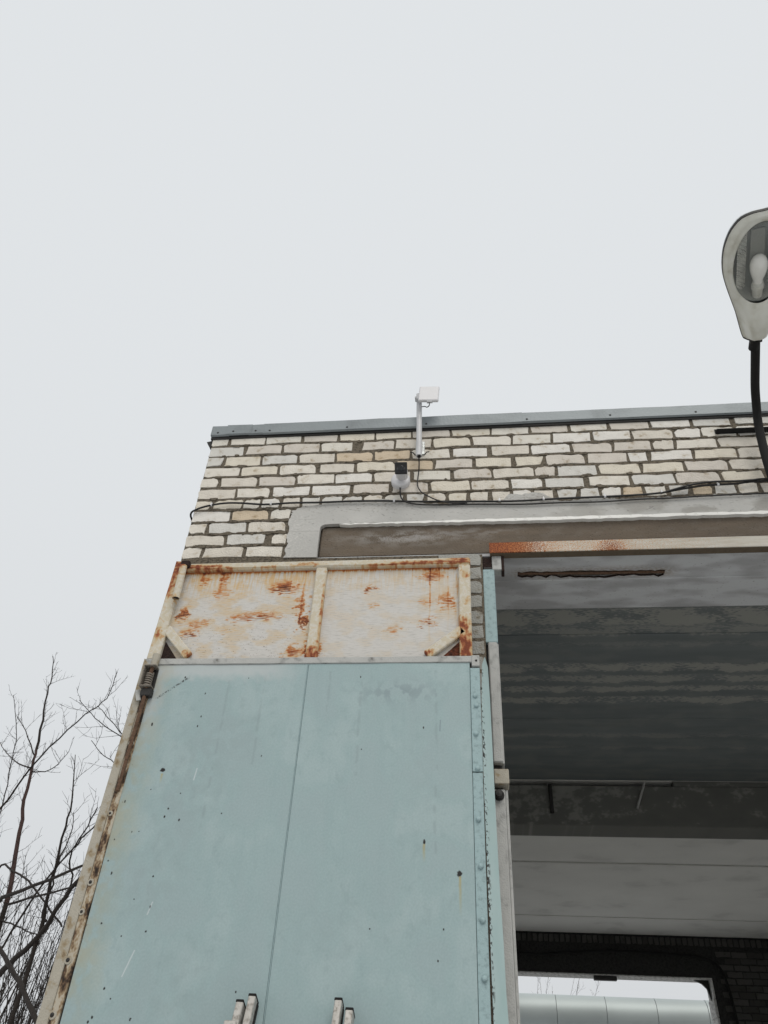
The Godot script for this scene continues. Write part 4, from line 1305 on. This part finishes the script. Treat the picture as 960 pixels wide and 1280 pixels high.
	for k in n:
		for r in 4:
			var q: Array = []
			for e in [[k, r], [k + 1, r], [k + 1, r + 1], [k, r + 1]]:
				var f := cos(e[1] / 4.0 * PI / 2) * 0.999
				var p: Vector2 = lc + (lens[e[0] % n] - lc) * f
				q.append(Vector3(p.x, -0.018 + 0.115 * pow(sin(e[1] / 4.0 * PI / 2), 0.6), p.y))
			quad(st, q[0], q[1], q[2], q[3], Vector3(-q[0].x, -0.1, lc.y - q[0].z), 0)
	put("bowl", st, mat(Color(0.50, 0.51, 0.49), 0.6), head)
	for s in [-1.0, 1.0]:
		st = begin()
		var cols := 26; var steps := 5
		for i in cols:                                   # fine ribs pressed into the wing
			for j in steps:
				var z0 := 0.355 + 0.36 * i / cols; var z1 := z0 + 0.36 / cols
				var c: Array = []
				for e in [[z0, j], [(z0 + z1) / 2, j], [z1, j], [z1, j + 1], [(z0 + z1) / 2, j + 1], [z0, j + 1]]:
					var u: float = e[1] / float(steps)
					var bulge := 0.005 if is_equal_approx(e[0], (z0 + z1) / 2) else 0.0
					c.append(Vector3(s * (0.118 - 0.060 * u) - s * bulge * 0.5, 0.000 + 0.060 * u - bulge, e[0] + 0.004 * (j % 2)))
				quad(st, c[0], c[1], c[4], c[5], Vector3(-s, -1, 0)); quad(st, c[1], c[2], c[3], c[4], Vector3(-s, -1, 0))
		put("reflector", st, M.perforated, head)
	st = begin()
	box(st, Vector3(-0.036, 0.066, 0.44), Vector3(0.036, 0.072, 0.70), 0.003)
	put("reflector_plate", st, mat(Color(0.55, 0.555, 0.53), 0.5, 0.2), head)
	st = begin()
	var bx := Transform3D(Basis(Vector3.RIGHT, PI / 2), Vector3(0, 0.022, 0.335))
	lathe(st, [[0.024, 0.06], [0.026, 0.08], [0.036, 0.11], [0.044, 0.142], [0.0455, 0.170], [0.042, 0.195], [0.033, 0.216], [0.018, 0.230], [0.0, 0.235]], bx, 18)
	put("bulb", st, M.bulb, head)
	st = begin()
	lathe(st, [[0.0, -0.03], [0.026, -0.03], [0.028, 0.02], [0.032, 0.021], [0.034, 0.045], [0.029, 0.047], [0.029, 0.062], [0.018, 0.064]], bx, 16, -1)
	put("lamp_socket", st, M.lamp, head)
	st = begin()
	for k in n:
		for r in 4:
			var q: Array = []
			for e in [[k, r], [k + 1, r], [k + 1, r + 1], [k, r + 1]]:
				var f := cos(e[1] / 4.0 * PI / 2) * 0.99
				var p: Vector2 = lc + (lens[e[0] % n] - lc) * f
				q.append(Vector3(p.x, -0.021 - 0.03 * sin(e[1] / 4.0 * PI / 2), p.y))
			quad(st, q[0], q[1], q[2], q[3], Vector3(q[0].x, -0.3, q[0].z - lc.y), 0)
	put("lens", st, M.glass, head)

func watch_camera():
	var p := Vector3(1.355, 4.935, 0.0)
	var c := thing("security_camera", "white security camera with a square black front on the brick wall", "camera", p)
	var st := begin()
	var out := Transform3D(Basis(Vector3.RIGHT, PI / 2), Vector3(0, 0, 0.004))
	lathe(st, [[0.062, -0.008], [0.062, 0.022], [0.058, 0.032], [0.048, 0.038], [0.0, 0.040]], out, 24)
	put("mount", st, M.white_plastic, c)
	st = begin()
	tube(st, smooth_path([Vector3(0.004, 0.0, 0.038), Vector3(0.008, 0.0, 0.075), Vector3(0.012, -0.012, 0.105)]), 0.021, 0.019, 12)
	put("arm", st, M.white_plastic, c)
	# body points out from the wall and a little down
	var aim := Transform3D(Basis(Vector3.RIGHT, 0.42) * Basis(Vector3.UP, 0.04), Vector3(0.018, -0.030, 0.135))
	st = begin()
	box(st, Vector3(-0.036, -0.036, -0.075), Vector3(0.036, 0.036, 0.060), 0.014, aim)
	put("body", st, M.white_plastic, c)
	st = begin()
	box(st, Vector3(-0.0385, -0.0385, 0.0605), Vector3(0.0385, 0.0385, 0.078), 0.009, aim)
	put("face", st, M.black_gloss, c)
	st = begin()
	lathe(st, [[0.018, 0.0], [0.018, 0.003], [0.014, 0.003], [0.010, 0.001], [0.0, 0.004]], aim * Transform3D(Basis(Vector3.RIGHT, PI / 2), Vector3(0, -0.004, 0.0781)), 16)
	put("lens", st, mat(Color(0.10, 0.11, 0.12), 0.1), c)
	for s in [-1, 1]:
		st = begin()
		box(st, Vector3(s * 0.022 - 0.006, -0.014, 0.0782), Vector3(s * 0.022 + 0.006, 0.002, 0.0795), 0.0005, aim)
		put("lens_window", st, mat(Color(0.22, 0.22, 0.23), 0.2), c)

func antenna():
	var p := Vector3(1.476, 5.09, 0.08)
	var a := thing("antenna", "small white flat antenna box on a white pole above the roof edge", "antenna", p)
	var st := begin()
	tube(st, [Vector3(0.0, 0.0, 0), Vector3(-0.010, 0.575, 0)], 0.0195, 0.0195, 12)
	put("pole", st, M.grey_plastic, a)
	st = begin()
	tube(st, [Vector3(0, -0.006, 0), Vector3(0, 0.0, 0)], 0.0125, 0.0125, 10)
	put("pole_end", st, M.black, a)
	st = begin()
	box(st, Vector3(-0.030, 0.08, -0.078), Vector3(0.030, 0.20, -0.066), 0.002)
	box(st, Vector3(-0.012, 0.10, -0.0655), Vector3(0.012, 0.13, -0.012), 0.002)
	put("wall_plate", st, M.galv, a)
	for s in [-1, 1]:
		st = begin()
		tube(st, [Vector3(s * 0.03, 0.07, -0.065), Vector3(s * 0.045, 0.082, -0.05), Vector3(s * 0.062, 0.09, -0.055)], 0.004, 0.004, 6)
		put("tie_wire", st, M.dark_metal, a)
	st = begin()
	box(st, Vector3(-0.016, 0.455, 0.052), Vector3(0.122, 0.598, 0.078), 0.010, Transform3D(Basis(Vector3.BACK, -0.06), Vector3(-0.022, 0.0, 0)) )
	put("panel", st, M.white_plastic, a)
	st = begin()
	box(st, Vector3(-0.026, 0.50, 0.017), Vector3(0.022, 0.56, 0.0515), 0.005)
	tube(st, [Vector3(-0.03, 0.53, 0.0), Vector3(-0.03, 0.53, 0.04)], 0.008, 0.008, 8)
	put("clamp", st, M.grey_plastic, a)
	st = begin()
	box(st, Vector3(0.048, 0.440, 0.054), Vector3(0.088, 0.459, 0.073), 0.003)
	put("port_cover", st, M.grey_plastic, a)
	st = begin()
	tube(st, smooth_path([Vector3(0.065, 0.445, 0.063), Vector3(0.066, 0.415, 0.063), Vector3(0.050, 0.405, 0.055), Vector3(0.034, 0.43, 0.04), Vector3(0.012, 0.45, 0.02)]), 0.0035, 0.0035, 6)
	put("lead", st, M.cable, a)

func cables():
	var runs := [
		["thick black cable strung along the whole brick wall, wrapping its corner", 0.0066, [[-0.012, 4.66, -0.40], [-0.014, 4.70, -0.10], [-0.010, 4.715, 0.008], [0.03, 4.745, 0.020], [0.10, 4.770, 0.022], [0.206, 4.788, 0.022], [0.32, 4.786, 0.02], [0.477, 4.768, 0.02], [0.65, 4.772, 0.022], [0.843, 4.770, 0.02], [1.05, 4.772, 0.02], [1.256, 4.764, 0.022], [1.45, 4.752, 0.02], [1.661, 4.744, 0.02], [2.056, 4.730, 0.02], [2.349, 4.739, 0.02], [2.685, 4.744, 0.02], [2.923, 4.755, 0.02], [3.06, 4.780, 0.02], [3.214, 4.806, 0.02], [3.4, 4.812, 0.02], [3.591, 4.825, 0.022], [4.4, 4.81, 0.02], [7.6, 4.82, 0.02]]],
		["thin black cable dropping from the camera and running just above the plaster", 0.0048, [[1.354, 4.880, 0.018], [1.356, 4.83, 0.018], [1.365, 4.785, 0.020], [1.392, 4.752, 0.022], [1.44, 4.735, 0.020], [1.560, 4.722, 0.018], [1.859, 4.716, 0.018], [2.1, 4.704, 0.018], [2.346, 4.707, 0.018], [2.6, 4.704, 0.018], [2.824, 4.715, 0.018], [3.0, 4.716, 0.018], [3.200, 4.724, 0.018], [3.569, 4.731, 0.018], [4.5, 4.735, 0.018], [7.6, 4.74, 0.018]]],
		["thin black lead hanging from the antenna pole down the bricks", 0.0042, [[1.474, 5.088, 0.075], [1.475, 5.05, 0.05], [1.471, 5.00, 0.022], [1.465, 4.934, 0.016], [1.468, 4.88, 0.016], [1.493, 4.830, 0.018], [1.530, 4.786, 0.034], [1.60, 4.742, 0.034], [1.700, 4.727, 0.020], [1.78, 4.722, 0.028]]],
		["black cable doubling the thick one across the bricks beneath the lamp pipe", 0.006, [[2.95, 4.746, 0.030], [3.12, 4.80, 0.032], [3.25, 4.822, 0.034], [3.40, 4.822, 0.034], [3.50, 4.826, 0.034], [3.62, 4.83, 0.034], [4.2, 4.80, 0.03], [7.6, 4.81, 0.03]]]]
	for r in runs:
		var st := begin()
		var pts: Array = []
		for q in r[2]: pts.append(Vector3(q[0], q[1], q[2]))
		tube(st, smooth_path(pts, 4), r[1], r[1], 7)
		var o := put("cable", st, M.cable)
		tag(o, r[0], "cable", "cables on the facade")
		if r[1] == 0.0066:
			for q in [[0.12, 4.776], [0.52, 4.768], [1.32, 4.760], [1.98, 4.735], [2.25, 4.737], [2.62, 4.743], [2.96, 4.760], [3.3, 4.809]]:
				st = begin()
				tube(st, [Vector3(q[0] - 0.006, q[1] + 0.001, 0.021), Vector3(q[0] + 0.006, q[1] + 0.001, 0.021)], 0.0095, 0.0095, 8)
				box(st, Vector3(q[0] - 0.003, q[1], 0.012), Vector3(q[0] + 0.003, q[1] + 0.022, 0.024), 0.001)
				put("cable_clip", st, M.white_plastic, o)

func ladder():
	# two-section ladder leaning on the gate; only its tips reach into the picture
	var foot := Vector3(1.05, 0, 0.98)
	var l := thing("ladder", "aluminium extension ladder leaning against the blue gate, dark end caps", "ladder", foot)
	var top := Vector3(1.062, 2.035, 0.195) - foot
	var up := top.normalized()
	var right := Vector3(1, 0, 0)
	right = (right - up * right.dot(up)).normalized()
	var xf := Transform3D(Basis(right, up, right.cross(up)), Vector3.ZERO)
	var full := top.length()
	for q in [[-0.173, full, 0.0, 0.0], [0.171, full, 0.0, 0.0], [-0.211, full - 0.035, 0.0, 0.02], [0.222, full - 0.045, 0.0, 0.02]]:
		var st := begin()
		box(st, Vector3(q[0] - 0.0145, 0.0, -0.030 + q[3]), Vector3(q[0] + 0.0145, q[1], 0.030 + q[3]), 0.003, xf)
		var s := put("stile", st, M.aluminium, l)
		st = begin()
		box(st, Vector3(q[0] - 0.0158, q[1] - 0.007, -0.034 + q[3]), Vector3(q[0] + 0.0158, q[1] + 0.004, 0.032 + q[3]), 0.004, xf)
		if q[3] == 0.0: box(st, Vector3(q[0] + 0.0148, q[1] - 0.10, -0.033), Vector3(q[0] + 0.018, q[1] - 0.01, -0.008), 0.001, xf)
		put("end_cap", st, M.black, s)
	for s in [-1, 1]:
		var st := begin()
		box(st, Vector3(s * 0.225 - 0.024, full - 0.20, 0.02), Vector3(s * 0.225 + 0.024, full - 0.115, 0.065), 0.004, xf)
		put("guide_bracket", st, M.aluminium, l)
	for k in 7:
		var st := begin()
		tube(st, [xf * Vector3(-0.16, 0.22 + k * 0.27, 0), xf * Vector3(0.16, 0.22 + k * 0.27, 0)], 0.014, 0.014, 8)
		put("rung", st, M.aluminium, l)

func pipeline():
	var z := -16.0
	var t := thing("heating_pipe", "thick silver clad overhead heating pipe beyond the far gateway", "pipe", Vector3(-6, 0, z))
	var x := -6.0
	while x < 16.0:
		var st := begin()
		var r := 0.315 + rng.randf_range(-0.003, 0.003)
		var xf := Transform3D(Basis(Vector3.BACK, -PI / 2), Vector3(x + 6.0, 4.03, 0))
		lathe(st, [[r, 0.010], [r, 1.03]], xf, 36, 0)
		lathe(st, [[r - 0.03, 0.0], [r - 0.03, 0.0095], [r, 0.0099]], xf, 28, 3)
		put("cladding_section", st, M.cladding, t)
		x += 1.03
	for px in [-3.0, 9.0]:
		var st := begin()
		box(st, Vector3(px + 5.9, 0, -0.10), Vector3(px + 6.1, 3.68, 0.10), 0.01)
		box(st, Vector3(px + 5.75, 3.685, -0.30), Vector3(px + 6.25, 3.71, 0.30), 0.01)
		put("support_post", st, M.dark_metal, t)

func V(a: Array) -> Array:
	var o: Array = []
	for k in range(0, a.size(), 3): o.append(Vector3(a[k], a[k + 1], a[k + 2]))
	return o

func vegetation():
	tree("bare_tree", "bare young tree with a reddish upright shoot, tallest beside the garage", [
		["trunk", V([-2.30, 0, -3.6, -2.36, 1.4, -3.55, -2.45, 2.6, -3.5, -2.48, 3.14, -3.5]), 0.045, 0.030],
		["shoot", V([-2.48, 3.14, -3.5, -2.58, 3.76, -3.5, -2.65, 4.07, -3.5, -2.68, 4.39, -3.5, -2.71, 4.58, -3.5]), 0.030, 0.017, M.red_bark],
		["branch", V([-2.71, 4.58, -3.5, -2.75, 4.90, -3.5, -2.81, 5.21, -3.5, -2.82, 5.40, -3.5, -2.90, 5.66, -3.5]), 0.018, 0.005],
		["branch", V([-2.42, 2.5, -3.5, -2.75, 2.95, -3.4, -2.90, 3.5, -3.3, -2.63, 3.97, -3.2, -2.44, 4.25, -3.1, -2.21, 4.48, -3.0, -1.96, 4.68, -2.9, -1.79, 4.73, -2.8, -1.67, 4.81, -2.7, -1.60, 4.98, -2.6]), 0.020, 0.0045],
		["branch", V([-2.45, 2.7, -3.5, -2.85, 3.2, -3.75, -3.05, 3.8, -3.85, -3.13, 4.26, -3.9, -3.19, 4.54, -3.9, -3.24, 4.85, -3.9, -3.47, 5.39, -3.9]), 0.013, 0.004],
		["branch", V([-2.71, 4.39, -3.5, -3.20, 4.64, -3.9, -3.69, 5.00, -4.3]), 0.010, 0.004],
		["branch", V([-2.72, 4.53, -3.5, -2.93, 4.76, -3.65, -3.26, 5.08, -3.8]), 0.010, 0.004],
		["branch", V([-2.67, 4.35, -3.5, -2.43, 4.29, -3.33, -2.23, 4.30, -3.17, -2.06, 4.36, -3.0]), 0.009, 0.003]], M.bark, 0.085, 0.20)
	tree("bare_tree", "slender bare tree with a straight shoot close to the gate edge", [
		["trunk", V([-1.75, 0, -2.8, -1.72, 1.5, -2.75, -1.66, 2.5, -2.72, -1.65, 2.88, -2.70]), 0.035, 0.022],
		["branch", V([-1.65, 2.88, -2.70, -1.65, 3.13, -2.62, -1.59, 3.25, -2.54, -1.57, 3.50, -2.46, -1.54, 3.69, -2.38, -1.59, 4.04, -2.30]), 0.020, 0.004],
		["branch", V([-1.62, 2.85, -2.70, -1.67, 2.92, -2.70, -1.66, 3.12, -2.70, -1.68, 3.26, -2.70, -1.66, 3.5, -2.75, -1.72, 3.72, -2.8]), 0.013, 0.004],
		["branch", V([-1.65, 2.7, -2.7, -1.45, 3.09, -2.60, -1.47, 3.25, -2.50, -1.41, 3.34, -2.40, -1.30, 3.46, -2.30, -1.21, 3.57, -2.20]), 0.013, 0.006]], M.bark, 0.09, 0.20)
	tree("bare_tree", "dark bare tree with a thick bough rising towards the gate", [
		["trunk", V([-2.75, 0, -3.3, -2.65, 1.2, -3.2, -2.35, 2.2, -3.1, -2.04, 2.52, -3.0]), 0.060, 0.030],
		["bough", V([-2.04, 2.52, -3.0, -1.90, 2.59, -2.86, -1.70, 2.69, -2.72, -1.54, 2.81, -2.58, -1.41, 2.93, -2.44, -1.27, 3.04, -2.30, -1.05, 3.12, -2.1]), 0.030, 0.018],
		["branch", V([-2.30, 3.10, -3.1, -1.75, 3.08, -2.60, -1.15, 3.11, -2.10]), 0.022, 0.013],
		["branch", V([-2.28, 3.07, -3.2, -1.76, 3.05, -2.75, -1.25, 3.02, -2.30]), 0.014, 0.009],
		["branch", V([-2.35, 2.2, -3.1, -2.30, 2.6, -3.25, -2.23, 2.87, -3.30, -2.04, 3.14, -3.15, -1.81, 3.38, -3.0, -1.63, 3.48, -2.85, -1.46, 3.57, -2.70, -1.30, 3.66, -2.6]), 0.014, 0.008],
		["branch", V([-2.53, 2.85, -3.4, -2.66, 3.2, -3.45, -2.60, 3.43, -3.4, -2.33, 3.34, -3.2, -1.97, 3.16, -3.0, -1.65, 2.94, -2.80, -1.43, 2.80, -2.60]), 0.013, 0.010],
		["branch", V([-2.49, 3.00, -3.5, -2.30, 2.96, -3.37, -2.06, 2.87, -3.23, -1.87, 2.83, -3.1]), 0.010, 0.006],
		["branch", V([-2.45, 2.45, -3.15, -2.53, 2.85, -3.4, -2.48, 3.05, -3.35, -2.30, 3.10, -3.1]), 0.030, 0.020]], M.bark, 0.11, 0.22)
	tree("bare_tree", "leaning dark trunk crossing low in front of the other bare trees", [
		["trunk", V([-0.20, 0, -1.95, -0.45, 1.0, -2.0, -0.85, 1.78, -2.05, -1.16, 2.13, -2.10, -1.36, 2.32, -2.17, -1.53, 2.46, -2.23, -1.70, 2.58, -2.30, -2.1, 2.9, -2.4]), 0.038, 0.018]], M.grey_bark, 0.13, 0.25)
	tree("bare_tree", "thin bare crown peeping out from behind the gate leaf", [
		["trunk", V([-0.5, 0, -3.2, -0.55, 2.0, -3.2, -0.85, 3.5, -3.2, -1.15, 4.15, -3.1]), 0.035, 0.016],
		["branch", V([-1.15, 4.15, -3.1, -1.60, 4.51, -3.0, -1.72, 4.56, -2.83, -1.77, 4.58, -2.67, -1.83, 4.64, -2.50]), 0.009, 0.004],
		["branch", V([-1.2, 4.2, -3.08, -1.55, 4.51, -2.90, -1.66, 4.61, -2.75, -1.69, 4.63, -2.60]), 0.008, 0.004],
		["branch", V([-1.1, 4.05, -3.1, -1.55, 4.25, -3.2, -1.71, 4.35, -3.2, -1.72, 4.33, -3.0, -1.76, 4.38, -2.8]), 0.008, 0.004],
		["branch", V([-1.15, 4.15, -3.1, -1.30, 4.65, -3.0, -1.32, 5.0, -3.0]), 0.006, 0.003]], M.bark, 0.12, 0.26)
	# thicket behind: grows beside and beyond the trees
	var spots := [[-4.3, -5.2, 3.55, "bare shrub at the far end of the thicket by the picture edge"], [-3.7, -4.6, 3.3, "bare many stemmed shrub under the reddish shoot"], [-3.15, -5.4, 3.5, "bare shrub behind the thick bough"], [-2.55, -4.5, 3.1, "bare shrub filling the gap beside the slender tree"], [-2.2, -5.6, 3.3, "bare shrub deepest in the thicket near the gate edge"], [-1.7, -4.2, 2.9, "bare shrub half hidden by the gate leaf"], [-5.0, -6.4, 3.8, "bare shrub furthest from the garage in the thicket"], [-3.4, -6.6, 3.9, "bare tall shrub standing up behind the reddish shoot"]]
	spots.append_array([[-3.3, -3.9, 3.7, "bare shrub with long shoots just in front of the reddish shoot"], [-2.9, -4.2, 3.4, "bare shrub between the thick bough and the reddish shoot"], [-2.05, -3.6, 2.75, "low bare shrub under the thick bough"]])
	for q in spots: sapling_clump(Vector3(q[0], 0, q[1]), q[3], q[2] * 1.08, 15, "bare shrubs in the thicket", M.grey_bark)
	# beyond the far gateway
	for q in [[2.95, -24.0, "pale bare birch beyond the heating pipe, beside the gateway post"], [3.5, -26.0, "second pale bare birch beyond the heating pipe, farther off"]]:
		sapling_clump(Vector3(q[0], 0, q[1]), q[2], 7.2, 6, "birches beyond the far gateway", M.grey_bark)
